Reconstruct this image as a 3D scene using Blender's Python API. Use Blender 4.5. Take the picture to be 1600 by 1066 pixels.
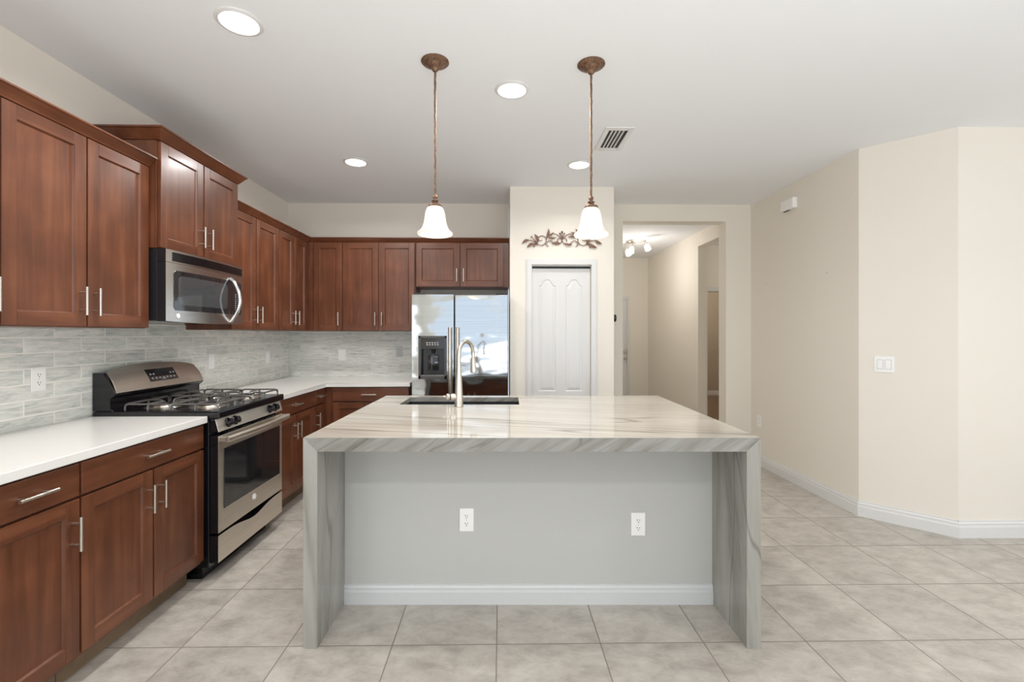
import bpy, bmesh, math, random
from mathutils import Vector, Matrix
random.seed(7)
for o in list(bpy.data.objects): bpy.data.objects.remove(o, do_unlink=True)
SC = bpy.context.scene
COL = SC.collection
PI = math.pi
A = 0.0144                      # the camera is turned 0.8 degrees from the room's axes

# ------------------------------------------------------------------ camera
cam = bpy.data.cameras.new('camera'); camo = bpy.data.objects.new('camera', cam); COL.objects.link(camo)
cam.sensor_width = 36; cam.lens = 723.4/1600*36
cam.shift_x = (800-792.7)/1600; cam.shift_y = -(533-522.3)/1600
cam.clip_start = 0.05; cam.clip_end = 60
camo.location = (0, 0, 1.3635); camo.rotation_euler = (PI/2, 0, -A)
SC.camera = camo
# ------------------------------------------------------------------ world, exposure
w = bpy.data.worlds.new('sky'); SC.world = w; w.use_nodes = True
w.node_tree.nodes['Background'].inputs[0].default_value = (0.75, 0.86, 1.0, 1)
w.node_tree.nodes['Background'].inputs[1].default_value = 1.0
SC.view_settings.view_transform = 'Standard'; SC.view_settings.look = 'None'
SC.view_settings.gamma = 1; SC.view_settings.exposure = 0.04; SC.view_settings.use_curve_mapping = False
SC.cycles.max_bounces = 10; SC.cycles.diffuse_bounces = 6; SC.cycles.glossy_bounces = 5
SC.cycles.sample_clamp_indirect = 6
try: SC.cycles.use_denoising = True
except Exception: pass
# ------------------------------------------------------------------ daylight at the rear window, plus added lamps out of view
def area(name, loc, rot, sx, sy, power, color, shape='RECTANGLE', spread=None):
    l = bpy.data.lights.new(name, 'AREA'); l.shape = shape; l.size = sx
    if shape in ('RECTANGLE', 'ELLIPSE'): l.size_y = sy
    l.energy = power; l.color = color
    if spread: l.spread = spread
    o = bpy.data.objects.new(name, l); COL.objects.link(o); o.location = loc; o.rotation_euler = rot
    return o
K_DAY, K_CAN, K_PEND, K_HALL, K_SUN, K_UP = 11, 15, .6, 13, 2, 95
area('daylight_rear', (0.6, -3.93, 1.35), (PI/2, 0, 0), 4.6, 2.3, K_DAY, (0.90, 0.96, 1.0))
area('added_side_light', (5.93, -0.6, 1.35), (PI/2, 0, PI/2), 3.6, 2.2, 42, (0.92, 0.96, 1.0))  # added side light for the left wall and cabinets, source unseen
area('added_left_light', (-2.19, -1.8, 1.35), (PI/2, 0, -PI/2), 2.8, 2.1, 36, (0.92, 0.96, 1.0))  # added light for the right and diagonal walls, at an invented window
sl = bpy.data.lights.new('sun', 'SUN'); sl.energy = K_SUN; sl.angle = .01; sl.color = (.86, .94, 1.0)
so = bpy.data.objects.new('sun', sl); COL.objects.link(so); so.location = (0, -8, 6)
so.rotation_euler = Vector((.12, .62, -.80)).to_track_quat('-Z', 'Y').to_euler()
area('added_uplight', (.9, -1.0, .9), (PI-.12, 0, 0), 3.4, 1.8, K_UP, (.95, .975, 1.0))  # added soft lamp facing up to brighten the ceiling, no fitting there
C = 2.754                        # ceiling height

# ------------------------------------------------------------------ mesh helper
class Fr:
    def __init__(s, o, u, n): s.o = Vector(o); s.u = Vector(u); s.n = Vector(n)
    def __call__(s, u, v, n): return s.o + s.u*u + s.n*n + Vector((0, 0, v))
RI = Matrix.Rotation(-A, 4, 'Z')
def FL(x): return Fr((x, 0, 0), (0, 1, 0), (1, 0, 0))      # left wall, facing +x
def FB(y): return Fr((0, y, 0), (1, 0, 0), (0, -1, 0))     # back wall, facing the camera
def FR(x): return Fr((x, 0, 0), (0, 1, 0), (-1, 0, 0))     # right wall
def FRo(x): return Fr((x, 0, 0), (0, 1, 0), (1, 0, 0))
def FI(y):                                                  # island frame (square to the lens, 0.8 degrees off the room)
    return Fr(RI @ Vector((0, y, 0)), RI.to_3x3() @ Vector((1, 0, 0)), RI.to_3x3() @ Vector((0, -1, 0)))
W0 = Fr((0, 0, 0), (1, 0, 0), (0, 1, 0))                    # (x, z, y)
class MB:
    def __init__(s): s.bm = bmesh.new(); s.sm = False
    def box(s, F, u0, u1, v0, v1, n0, n1, bev=0, mi=0, seg=2):
        b = s.bm
        vs = [b.verts.new(F(u, v, n)) for u in (u0, u1) for v in (v0, v1) for n in (n0, n1)]
        fs = [b.faces.new([vs[i] for i in q]) for q in ((0,1,3,2),(4,6,7,5),(0,4,5,1),(2,3,7,6),(0,2,6,4),(1,5,7,3))]
        for f in fs: f.material_index = mi
        if bev > 0:
            es = list({e for f in fs for e in f.edges})
            bmesh.ops.bevel(b, geom=es, offset=bev, segments=seg, affect='EDGES', profile=0.5, material=mi)
        return s
    def bx(s, x0, x1, y0, y1, z0, z1, bev=0, mi=0): return s.box(W0, x0, x1, z0, z1, y0, y1, bev, mi)
    def prism(s, F, pts, n0, n1, mi=0, bev=0):               # polygon in (u, v), extruded along n
        b = s.bm; a = [b.verts.new(F(u, v, n0)) for u, v in pts]; c = [b.verts.new(F(u, v, n1)) for u, v in pts]
        fs = [b.faces.new(a), b.faces.new(list(reversed(c)))]
        k = len(pts)
        for i in range(k): fs.append(b.faces.new([a[i], c[i], c[(i+1) % k], a[(i+1) % k]]))
        for f in fs: f.material_index = mi
        if bev > 0:
            es = list({e for f in fs[:2] for e in f.edges})
            bmesh.ops.bevel(b, geom=es, offset=bev, segments=2, affect='EDGES', profile=0.5, material=mi)
        return s
    def tube(s, pts, r, seg=10, mi=0, closed=False):
        s.sm = True; b = s.bm; pts = [Vector(p) for p in pts]; n = len(pts); rings = []
        rr = r if isinstance(r, (list, tuple)) else [r]*n
        up = None
        for i, p in enumerate(pts):
            if closed: t = (pts[(i+1) % n]-pts[i-1]).normalized()
            else: t = (pts[min(i+1, n-1)]-pts[max(i-1, 0)]).normalized()
            if up is None:
                up = Vector((0, 0, 1)) if abs(t.z) < .9 else Vector((1, 0, 0))
            x = t.cross(up)
            if x.length < 1e-5: x = t.orthogonal()
            x.normalize(); y = x.cross(t).normalized(); up = y
            rings.append([b.verts.new(p+(x*math.cos(2*PI*k/seg)+y*math.sin(2*PI*k/seg))*rr[i]) for k in range(seg)])
        m = n if closed else n-1
        for i in range(m):
            A_, B_ = rings[i], rings[(i+1) % n]
            for k in range(seg):
                f = b.faces.new([A_[k], A_[(k+1) % seg], B_[(k+1) % seg], B_[k]]); f.material_index = mi
        if not closed:
            for q in (rings[0], rings[-1]):
                f = b.faces.new(q); f.material_index = mi
        return s
    def lathe(s, o, axis, prof, seg=32, mi=0, cap=True):     # prof: (radius, distance along axis)
        s.sm = True; b = s.bm; o = Vector(o); ax = Vector(axis).normalized(); x = ax.orthogonal().normalized(); y = ax.cross(x)
        rings = []
        for r, h in prof:
            if r < 1e-5: rings.append([b.verts.new(o+ax*h)])
            else: rings.append([b.verts.new(o+ax*h+(x*math.cos(2*PI*k/seg)+y*math.sin(2*PI*k/seg))*r) for k in range(seg)])
        for A_, B_ in zip(rings, rings[1:]):
            for k in range(seg):
                a = [A_[k % len(A_)], A_[(k+1) % len(A_)], B_[(k+1) % len(B_)], B_[k % len(B_)]]
                q = []
                for v in a:
                    if v not in q: q.append(v)
                if len(q) > 2:
                    f = b.faces.new(q); f.material_index = mi
        if cap:
            for q in (rings[0], rings[-1]):
                if len(q) > 2: b.faces.new(q).material_index = mi
        return s
    def cyl(s, o, axis, r, h, seg=24, mi=0): return s.lathe(o, axis, [(r*.94, 0), (r, h*.06), (r, h*.94), (r*.94, h)], seg, mi)
    def grid(s, fn, nu, nv, mi=0):
        b = s.bm; g = [[b.verts.new(fn(i/nu, j/nv)) for j in range(nv+1)] for i in range(nu+1)]
        for i in range(nu):
            for j in range(nv):
                f = b.faces.new([g[i][j], g[i+1][j], g[i+1][j+1], g[i][j+1]]); f.material_index = mi
        return s
MWD = {}
def obj(name, mb, mats, parent=None, origin=None):
    bm = mb.bm; bmesh.ops.recalc_face_normals(bm, faces=bm.faces[:])
    if parent is not None: org = MWD[parent]
    elif origin is not None: org = Vector(origin)
    else:
        xs = [v.co for v in bm.verts]
        lo = Vector([min(p[i] for p in xs) for i in range(3)]); hi = Vector([max(p[i] for p in xs) for i in range(3)])
        org = Vector(((lo.x+hi.x)/2, (lo.y+hi.y)/2, lo.z))
    bmesh.ops.translate(bm, verts=bm.verts[:], vec=-org)
    me = bpy.data.meshes.new(name); bm.to_mesh(me); bm.free()
    for m in (mats if isinstance(mats, (list, tuple)) else [mats]): me.materials.append(m)
    if mb.sm:
        for p in me.polygons: p.use_smooth = True
        try: me.set_sharp_from_angle(angle=math.radians(38))
        except Exception: pass
    o = bpy.data.objects.new(name, me); COL.objects.link(o)
    if parent is not None: o.parent = parent
    else: o.location = org
    MWD[o] = org
    return o
def thing(name, label, cat, loc, group=None):
    o = bpy.data.objects.new(name, None); COL.objects.link(o); o.location = loc; o.empty_display_size = .1
    o['label'] = label; o['category'] = cat
    if group: o['group'] = group
    MWD[o] = Vector(loc); return o
def tag(o, label, cat, group=None, kind=None):
    o['label'] = label; o['category'] = cat
    if group: o['group'] = group
    if kind: o['kind'] = kind
    return o
def struct(name, mb, mats, parent=None, label=None):
    o = obj(name, mb, mats, parent)
    if parent is None: o['kind'] = 'structure'
    if label: o['label'] = label
    return o
def copy_tree(o, parent=None):
    c = o.copy(); COL.objects.link(c); c.parent = parent; MWD[c] = MWD[o]
    for ch in [k for k in bpy.data.objects if k.parent == o]: copy_tree(ch, c)
    return c

# ------------------------------------------------------------------ materials
def nm(name):
    m = bpy.data.materials.new(name); m.use_nodes = True
    return m, m.node_tree.nodes, m.node_tree.links, m.node_tree.nodes['Principled BSDF']
def flat(name, col, rough=.5, metal=0, coat=0, bump=0, bscale=60, emis=None, es=0, spec=None, var=0.03):
    m, N, L, P = nm(name)
    P.inputs['Roughness'].default_value = rough; P.inputs['Metallic'].default_value = metal
    P.inputs['Coat Weight'].default_value = coat
    if spec is not None: P.inputs['Specular IOR Level'].default_value = spec
    tc = N.new('ShaderNodeTexCoord'); nz = N.new('ShaderNodeTexNoise'); nz.inputs['Scale'].default_value = bscale
    nz.inputs['Detail'].default_value = 3
    L.new(tc.outputs['Object'], nz.inputs['Vector'])
    cr = N.new('ShaderNodeValToRGB'); cr.color_ramp.elements[0].position = .3; cr.color_ramp.elements[1].position = .7
    cr.color_ramp.elements[0].color = (*[c*(1-var) for c in col], 1); cr.color_ramp.elements[1].color = (*[min(1, c*(1+var)) for c in col], 1)
    L.new(nz.outputs['Fac'], cr.inputs['Fac']); L.new(cr.outputs['Color'], P.inputs['Base Color'])
    if bump:
        b = N.new('ShaderNodeBump'); b.inputs['Strength'].default_value = bump; b.inputs['Distance'].default_value = .002
        L.new(nz.outputs['Fac'], b.inputs['Height']); L.new(b.outputs['Normal'], P.inputs['Normal'])
    if emis:
        P.inputs['Emission Color'].default_value = (*emis, 1); P.inputs['Emission Strength'].default_value = es
    return m
def wood(name, scale, c0, c1, c2, rough=.34, coat=.16):
    m, N, L, P = nm(name)
    tc = N.new('ShaderNodeTexCoord'); mp = N.new('ShaderNodeMapping'); mp.inputs['Scale'].default_value = scale
    L.new(tc.outputs['Object'], mp.inputs['Vector'])
    n1 = N.new('ShaderNodeTexNoise'); n1.inputs['Scale'].default_value = 1.0; n1.inputs['Detail'].default_value = 5; n1.inputs['Distortion'].default_value = .6
    L.new(mp.outputs['Vector'], n1.inputs['Vector'])
    n2 = N.new('ShaderNodeTexNoise'); n2.inputs['Scale'].default_value = 5; n2.inputs['Detail'].default_value = 4
    L.new(tc.outputs['Object'], n2.inputs['Vector'])
    mx = N.new('ShaderNodeMath'); mx.operation = 'MULTIPLY_ADD'; mx.inputs[1].default_value = .45
    L.new(n2.outputs['Fac'], mx.inputs[0]); 
    ml = N.new('ShaderNodeMath'); ml.operation = 'MULTIPLY'; ml.inputs[1].default_value = .55; L.new(n1.outputs['Fac'], ml.inputs[0]); L.new(ml.outputs[0], mx.inputs[2])
    cr = N.new('ShaderNodeValToRGB'); e = cr.color_ramp.elements
    e[0].position = .34; e[0].color = (*c0, 1); e[1].position = .66; e[1].color = (*c2, 1)
    k = e.new(.5); k.color = (*c1, 1)
    L.new(mx.outputs[0], cr.inputs['Fac']); L.new(cr.outputs['Color'], P.inputs['Base Color'])
    P.inputs['Roughness'].default_value = rough; P.inputs['Coat Weight'].default_value = coat; P.inputs['Coat Roughness'].default_value = .18
    b = N.new('ShaderNodeBump'); b.inputs['Strength'].default_value = .05; b.inputs['Distance'].default_value = .001
    L.new(n1.outputs['Fac'], b.inputs['Height']); L.new(b.outputs['Normal'], P.inputs['Normal'])
    return m
WC = ((.088, .027, .011), (.135, .043, .018), (.195, .068, .030))
M = {}
M['wood_v'] = wood('cherry_wood_upright', (26, 26, 1.6), *WC)
M['wood_y'] = wood('cherry_wood_along_wall', (26, 1.6, 26), *WC)
M['wood_x'] = wood('cherry_wood_across', (1.6, 26, 26), *WC)
M['wall'] = flat('cream_wall_paint', (.84, .79, .705), .7, bump=.08, bscale=180, var=.012)
M['panel_shaded'] = flat('island_panel_shaded', (.53, .53, .505), .6, bump=.08, bscale=180, var=.012)  # paint darkened: the shade below the overhang is put into the colour
M['ceil'] = flat('white_ceiling_paint', (.87, .885, .90), .85, bump=.1, bscale=140, var=.012)
M['trim'] = flat('white_trim_paint', (.74, .735, .72), .35, var=.01)
M['island_trim_shaded'] = flat('island_baseboard_shaded', (.62, .635, .63), .35, var=.01)  # white trim greyed, so the shade low on the island sits in the colour
M['white_plastic'] = flat('white_plastic', (.92, .91, .89), .35, var=.01)
M['plate_gap'] = flat('plate_gap_grey', (.42, .41, .40), .5)
M['dark_slot'] = flat('dark_slot', (.02, .02, .02), .6)
M['black'] = flat('black_enamel', (.006, .006, .008), .18, coat=.15, var=.1)
M['black_matte'] = flat('black_matte', (.008, .008, .011), .45, var=.1)
M['iron'] = flat('grate_iron', (.22, .21, .20), .38, metal=.7, var=.1)
M['glass_black'] = flat('dark_oven_glass', (.018, .018, .02), .04, coat=.6, var=.05)
M['quartz'] = flat('white_quartz', (.80, .785, .75), .22, var=.015, bscale=300)
M['nickel'] = flat('brushed_nickel', (.66, .61, .54), .28, metal=1, var=.03)
M['chrome'] = flat('chrome', (.82, .82, .83), .12, metal=1, var=.01)
M['toe'] = flat('toe_kick_tan', (.22, .15, .09), .6, var=.15, bscale=12)
M['cab_in'] = flat('cabinet_side_tan', (.30, .19, .11), .6, var=.1, bscale=12)
def steel(name, col, rough, sc, bump=.0, bs=2.5, bd=.02):
    m, N, L, P = nm(name); P.inputs['Metallic'].default_value = 1
    tc = N.new('ShaderNodeTexCoord'); mp = N.new('ShaderNodeMapping'); mp.inputs['Scale'].default_value = sc
    L.new(tc.outputs['Object'], mp.inputs['Vector'])
    nz = N.new('ShaderNodeTexNoise'); nz.inputs['Scale'].default_value = 1; nz.inputs['Detail'].default_value = 3; L.new(mp.outputs['Vector'], nz.inputs['Vector'])
    cr = N.new('ShaderNodeValToRGB'); cr.color_ramp.elements[0].position = .3; cr.color_ramp.elements[1].position = .7
    cr.color_ramp.elements[0].color = (*[c*.95 for c in col], 1); cr.color_ramp.elements[1].color = (*[min(1, c*1.05) for c in col], 1)
    L.new(nz.outputs['Fac'], cr.inputs['Fac']); L.new(cr.outputs['Color'], P.inputs['Base Color'])
    mr = N.new('ShaderNodeMapRange'); mr.inputs['To Min'].default_value = rough*.85; mr.inputs['To Max'].default_value = rough*1.15
    L.new(nz.outputs['Fac'], mr.inputs['Value']); L.new(mr.outputs[0], P.inputs['Roughness'])
    if bump:
        n2 = N.new('ShaderNodeTexNoise'); n2.inputs['Scale'].default_value = bs; n2.inputs['Detail'].default_value = 1.5
        mp2 = N.new('ShaderNodeMapping'); mp2.inputs['Scale'].default_value = (1, 1, 2.2); L.new(tc.outputs['Object'], mp2.inputs['Vector'])
        L.new(mp2.outputs['Vector'], n2.inputs['Vector'])
        b = N.new('ShaderNodeBump'); b.inputs['Strength'].default_value = bump; b.inputs['Distance'].default_value = bd
        L.new(n2.outputs['Fac'], b.inputs['Height']); L.new(b.outputs['Normal'], P.inputs['Normal'])
    return m
M['steel_y'] = steel('stainless_range', (.80, .74, .65), .42, (120, 2, 120))
M['steel_mw'] = steel('stainless_microwave', (.60, .58, .55), .24, (120, 2, 120))
M['steel_fr'] = steel('stainless_fridge', (.56, .59, .61), .07, (2, 120, 160), bump=.35, bs=2.6, bd=.022)
M['steel_sink'] = flat('dark_composite_sink', (.035, .035, .038), .35, var=.1)
M['bronze'] = flat('antique_bronze', (.20, .115, .07), .45, metal=.55, bump=.9, bscale=90, var=.45)
M['copper_leaf'] = flat('bronze_leaf', (.20, .11, .075), .5, metal=.4, bump=.4, bscale=120, var=.3)
# frosted lamp shade lit by its bulb
m, N, L, P = nm('alabaster_shade'); M['shade'] = m
P.inputs['Roughness'].default_value = .35; P.inputs['Subsurface Weight'].default_value = 0
tc = N.new('ShaderNodeTexCoord'); nz = N.new('ShaderNodeTexNoise'); nz.inputs['Scale'].default_value = 14; nz.inputs['Detail'].default_value = 4; nz.inputs['Distortion'].default_value = 1.2
L.new(tc.outputs['Object'], nz.inputs['Vector']); cr = N.new('ShaderNodeValToRGB')
cr.color_ramp.elements[0].position = .3; cr.color_ramp.elements[0].color = (.86, .80, .74, 1); cr.color_ramp.elements[1].position = .62; cr.color_ramp.elements[1].color = (.97, .95, .91, 1)
L.new(nz.outputs['Fac'], cr.inputs['Fac']); L.new(cr.outputs['Color'], P.inputs['Base Color'])
tr = N.new('ShaderNodeBsdfTranslucent'); L.new(cr.outputs['Color'], tr.inputs['Color'])
mxs = N.new('ShaderNodeMixShader'); mxs.inputs[0].default_value = .5
L.new(P.outputs[0], mxs.inputs[1]); L.new(tr.outputs[0], mxs.inputs[2]); L.new(mxs.outputs[0], N['Material Output'].inputs['Surface'])
def emit(name, col, s):
    m, N, L, P = nm(name); P.inputs['Base Color'].default_value = (.8, .8, .8, 1)
    P.inputs['Emission Color'].default_value = (*col, 1); P.inputs['Emission Strength'].default_value = s; return m
M['can_glow'] = emit('recessed_lens', (1, .98, .95), 9)
M['bulb'] = emit('bulb', (1, .93, .82), 5)
M['head_glow'] = emit('track_head_glass', (1, .96, .9), 3)
M['lcd'] = flat('display_glass', (.02, .03, .03), .15)
M['keys'] = flat('grey_keys', (.45, .45, .45), .5)

def grid_floor():
    m, N, L, P = nm('floor_porcelain_tile')
    tc = N.new('ShaderNodeTexCoord'); sep = N.new('ShaderNodeSeparateXYZ')
    geo = N.new('ShaderNodeNewGeometry'); L.new(geo.outputs['Position'], sep.inputs[0])
    T = .457; masks = []; ids = []
    for ax, off in (('X', -.0176), ('Y', 2.035)):
        a = N.new('ShaderNodeMath'); a.operation = 'SUBTRACT'; a.inputs[1].default_value = off; L.new(sep.outputs[ax], a.inputs[0])
        d = N.new('ShaderNodeMath'); d.operation = 'DIVIDE'; d.inputs[1].default_value = T; L.new(a.outputs[0], d.inputs[0])
        r = N.new('ShaderNodeMath'); r.operation = 'ADD'; r.inputs[1].default_value = .5; L.new(d.outputs[0], r.inputs[0])
        fr = N.new('ShaderNodeMath'); fr.operation = 'FRACT'; L.new(r.outputs[0], fr.inputs[0])
        s = N.new('ShaderNodeMath'); s.operation = 'SUBTRACT'; s.inputs[1].default_value = .5; L.new(fr.outputs[0], s.inputs[0])
        ab = N.new('ShaderNodeMath'); ab.operation = 'ABSOLUTE'; L.new(s.outputs[0], ab.inputs[0])
        mr = N.new('ShaderNodeMapRange'); mr.inputs['From Min'].default_value = .0045; mr.inputs['From Max'].default_value = .0075; L.new(ab.outputs[0], mr.inputs['Value'])
        masks.append(mr.outputs[0])
        fl = N.new('ShaderNodeMath'); fl.operation = 'FLOOR'; L.new(d.outputs[0], fl.inputs[0]); ids.append(fl.outputs[0])
    mn = N.new('ShaderNodeMath'); mn.operation = 'MINIMUM'; L.new(masks[0], mn.inputs[0]); L.new(masks[1], mn.inputs[1])
    cb = N.new('ShaderNodeCombineXYZ'); L.new(ids[0], cb.inputs[0]); L.new(ids[1], cb.inputs[1])
    wn = N.new('ShaderNodeTexWhiteNoise'); wn.noise_dimensions = '3D'; L.new(cb.outputs[0], wn.inputs['Vector'])
    sc = N.new('ShaderNodeVectorMath'); sc.operation = 'MULTIPLY_ADD'; sc.inputs[1].default_value = (7, 7, 7); L.new(wn.outputs['Color'], sc.inputs[0]); L.new(geo.outputs['Position'], sc.inputs[2])
    mp = N.new('ShaderNodeMapping'); mp.inputs['Rotation'].default_value = (0, 0, .7); mp.inputs['Scale'].default_value = (7.0, 11.0, 1); L.new(sc.outputs[0], mp.inputs['Vector'])
    n1 = N.new('ShaderNodeTexNoise'); n1.inputs['Scale'].default_value = 1; n1.inputs['Detail'].default_value = 9; n1.inputs['Roughness'].default_value = .72; n1.inputs['Distortion'].default_value = .25; L.new(mp.outputs['Vector'], n1.inputs['Vector'])
    cr = N.new('ShaderNodeValToRGB'); e = cr.color_ramp.elements
    e[0].position = .32; e[0].color = (.335, .30, .262, 1); e[1].position = .68; e[1].color = (.56, .52, .465, 1)
    k = e.new(.5); k.color = (.46, .42, .37, 1)
    L.new(n1.outputs['Fac'], cr.inputs['Fac'])
    hs = N.new('ShaderNodeHueSaturation'); mr2 = N.new('ShaderNodeMapRange'); mr2.inputs['To Min'].default_value = .95; mr2.inputs['To Max'].default_value = 1.05
    L.new(wn.outputs['Value'], mr2.inputs['Value']); L.new(mr2.outputs[0], hs.inputs['Value']); L.new(cr.outputs['Color'], hs.inputs['Color'])
    mx = N.new('ShaderNodeMix'); mx.data_type = 'RGBA'; mx.inputs['A'].default_value = (.25, .215, .18, 1)
    L.new(mn.outputs[0], mx.inputs['Factor']); L.new(hs.outputs['Color'], mx.inputs['B']); L.new(mx.outputs['Result'], P.inputs['Base Color'])
    rr = N.new('ShaderNodeMapRange'); rr.inputs['To Min'].default_value = .8; rr.inputs['To Max'].default_value = .3; L.new(mn.outputs[0], rr.inputs['Value']); L.new(rr.outputs[0], P.inputs['Roughness'])
    b = N.new('ShaderNodeBump'); b.inputs['Strength'].default_value = .5; b.inputs['Distance'].default_value = .002; L.new(mn.outputs[0], b.inputs['Height']); L.new(b.outputs['Normal'], P.inputs['Normal'])
    return m
M['floor'] = grid_floor()

def splash(name, along):       # along: 'Y' or 'X'
    m, N, L, P = nm(name)
    geo = N.new('ShaderNodeNewGeometry'); sep = N.new('ShaderNodeSeparateXYZ'); L.new(geo.outputs['Position'], sep.inputs[0])
    def mt(op, a, b=None, c=None):
        n = N.new('ShaderNodeMath'); n.operation = op
        for i, q in enumerate((a, b, c)):
            if q is None: continue
            if isinstance(q, (int, float)): n.inputs[i].default_value = q
            else: L.new(q, n.inputs[i])
        return n.outputs[0]
    TH, TW = .0745, .2985
    rv = mt('DIVIDE', mt('SUBTRACT', sep.outputs['Z'], .90), TH)
    row = mt('FLOOR', rv); fv = mt('ABSOLUTE', mt('SUBTRACT', mt('FRACT', mt('ADD', rv, .5)), .5))
    par = mt('MULTIPLY', mt('MODULO', mt('ADD', row, 21), 2), .5)
    u = mt('ADD', mt('DIVIDE', mt('SUBTRACT', sep.outputs[along], 2.208), TW), par)
    u = mt('ADD', u, 40)
    cl = mt('FLOOR', u); fu = mt('ABSOLUTE', mt('SUBTRACT', mt('FRACT', mt('ADD', u, .5)), .5))
    g = .003 if along == 'Y' else .0012
    def ss(v, lo, hi):
        r = N.new('ShaderNodeMapRange'); r.inputs['From Min'].default_value = lo; r.inputs['From Max'].default_value = hi; L.new(v, r.inputs['Value']); return r.outputs[0]
    mask = mt('MINIMUM', ss(fv, g/TH*.8, g/TH*1.5), ss(fu, g/TW*.8, g/TW*1.5))
    cb = N.new('ShaderNodeCombineXYZ'); L.new(row, cb.inputs[0]); L.new(cl, cb.inputs[1])
    wn = N.new('ShaderNodeTexWhiteNoise'); L.new(cb.outputs[0], wn.inputs['Vector'])
    off = N.new('ShaderNodeVectorMath'); off.operation = 'MULTIPLY_ADD'; off.inputs[1].default_value = (5, 5, 5); L.new(wn.outputs['Color'], off.inputs[0]); L.new(geo.outputs['Position'], off.inputs[2])
    mp = N.new('ShaderNodeMapping'); L.new(off.outputs[0], mp.inputs['Vector'])
    mp.inputs['Scale'].default_value = (7, 6, 42) if along == 'Y' else (5, 5, 90)
    mp.inputs['Rotation'].default_value = (.22, 0, 0) if along == 'Y' else (0, .02, 0)
    n1 = N.new('ShaderNodeTexNoise'); n1.inputs['Scale'].default_value = 1; n1.inputs['Detail'].default_value = 6; n1.inputs['Roughness'].default_value = .7; n1.inputs['Distortion'].default_value = 1.3; L.new(mp.outputs['Vector'], n1.inputs['Vector'])
    cr = N.new('ShaderNodeValToRGB'); e = cr.color_ramp.elements
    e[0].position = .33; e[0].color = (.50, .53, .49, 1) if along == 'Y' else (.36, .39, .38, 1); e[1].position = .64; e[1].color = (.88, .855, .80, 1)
    k = e.new(.46); k.color = (.68, .70, .65, 1)
    L.new(n1.outputs['Fac'], cr.inputs['Fac'])
    hs = N.new('ShaderNodeHueSaturation'); mr = N.new('ShaderNodeMapRange'); mr.inputs['To Min'].default_value = .90; mr.inputs['To Max'].default_value = 1.06
    L.new(wn.outputs['Value'], mr.inputs['Value']); L.new(mr.outputs[0], hs.inputs['Value']); L.new(cr.outputs['Color'], hs.inputs['Color'])
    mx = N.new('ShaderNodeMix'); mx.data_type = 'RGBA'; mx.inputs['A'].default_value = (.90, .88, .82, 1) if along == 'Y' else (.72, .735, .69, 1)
    L.new(mask, mx.inputs['Factor']); L.new(hs.outputs['Color'], mx.inputs['B']); L.new(mx.outputs['Result'], P.inputs['Base Color'])
    P.inputs['Roughness'].default_value = .2
    h = mt('ADD', mask, mt('MULTIPLY', n1.outputs['Fac'], .5))
    b = N.new('ShaderNodeBump'); b.inputs['Strength'].default_value = .35; b.inputs['Distance'].default_value = .0012; L.new(h, b.inputs['Height']); L.new(b.outputs['Normal'], P.inputs['Normal'])
    return m
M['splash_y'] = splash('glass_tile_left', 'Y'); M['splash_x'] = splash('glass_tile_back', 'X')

def stone(name, rot, scale, cols, rough=.08, vein=.5, vrot=None):
    m, N, L, P = nm(name)
    geo = N.new('ShaderNodeNewGeometry')
    mp = N.new('ShaderNodeMapping'); mp.vector_type = 'POINT'; mp.inputs['Rotation'].default_value = rot; mp.inputs['Scale'].default_value = (1, 1, 1)
    L.new(geo.outputs['Position'], mp.inputs['Vector'])
    m2 = N.new('ShaderNodeMapping'); m2.inputs['Scale'].default_value = scale; L.new(mp.outputs['Vector'], m2.inputs['Vector'])
    n1 = N.new('ShaderNodeTexNoise'); n1.inputs['Scale'].default_value = 1; n1.inputs['Detail'].default_value = 7; n1.inputs['Roughness'].default_value = .6; n1.inputs['Distortion'].default_value = .5; L.new(m2.outputs['Vector'], n1.inputs['Vector'])
    cr = N.new('ShaderNodeValToRGB'); e = cr.color_ramp.elements
    e[0].position = .27; e[0].color = (*cols[0], 1); e[1].position = .70; e[1].color = (*cols[2], 1); k = e.new(.43); k.color = (*cols[1], 1)
    L.new(n1.outputs['Fac'], cr.inputs['Fac'])
    # thin sharp veins: a narrow band of a second, smoother noise
    m3 = N.new('ShaderNodeMapping'); m3.inputs['Scale'].default_value = [q*.45 for q in scale]; m3.inputs['Location'].default_value = (3.1, 1.7, .4); L.new(mp.outputs['Vector'], m3.inputs['Vector'])
    n2 = N.new('ShaderNodeTexNoise'); n2.inputs['Scale'].default_value = 1; n2.inputs['Detail'].default_value = 2.5; n2.inputs['Distortion'].default_value = .3; L.new(m3.outputs['Vector'], n2.inputs['Vector'])
    a = N.new('ShaderNodeMath'); a.operation = 'SUBTRACT'; a.inputs[1].default_value = .5; L.new(n2.outputs['Fac'], a.inputs[0])
    b = N.new('ShaderNodeMath'); b.operation = 'ABSOLUTE'; L.new(a.outputs[0], b.inputs[0])
    r = N.new('ShaderNodeMapRange'); r.inputs['From Min'].default_value = 0; r.inputs['From Max'].default_value = .012; r.inputs['To Min'].default_value = vein; r.inputs['To Max'].default_value = 0; L.new(b.outputs[0], r.inputs['Value'])
    mx = N.new('ShaderNodeMix'); mx.data_type = 'RGBA'; mx.inputs['B'].default_value = (*[c*.55 for c in cols[0]], 1)
    L.new(r.outputs[0], mx.inputs['Factor']); L.new(cr.outputs['Color'], mx.inputs['A']); L.new(mx.outputs['Result'], P.inputs['Base Color'])
    P.inputs['Roughness'].default_value = rough
    return m
M['stone_top'] = stone('quartzite_top', (0, 0, .22), (.7, 9, 3), ((.34, .295, .235), (.49, .45, .39), (.58, .545, .485)), .05, .8)
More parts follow.
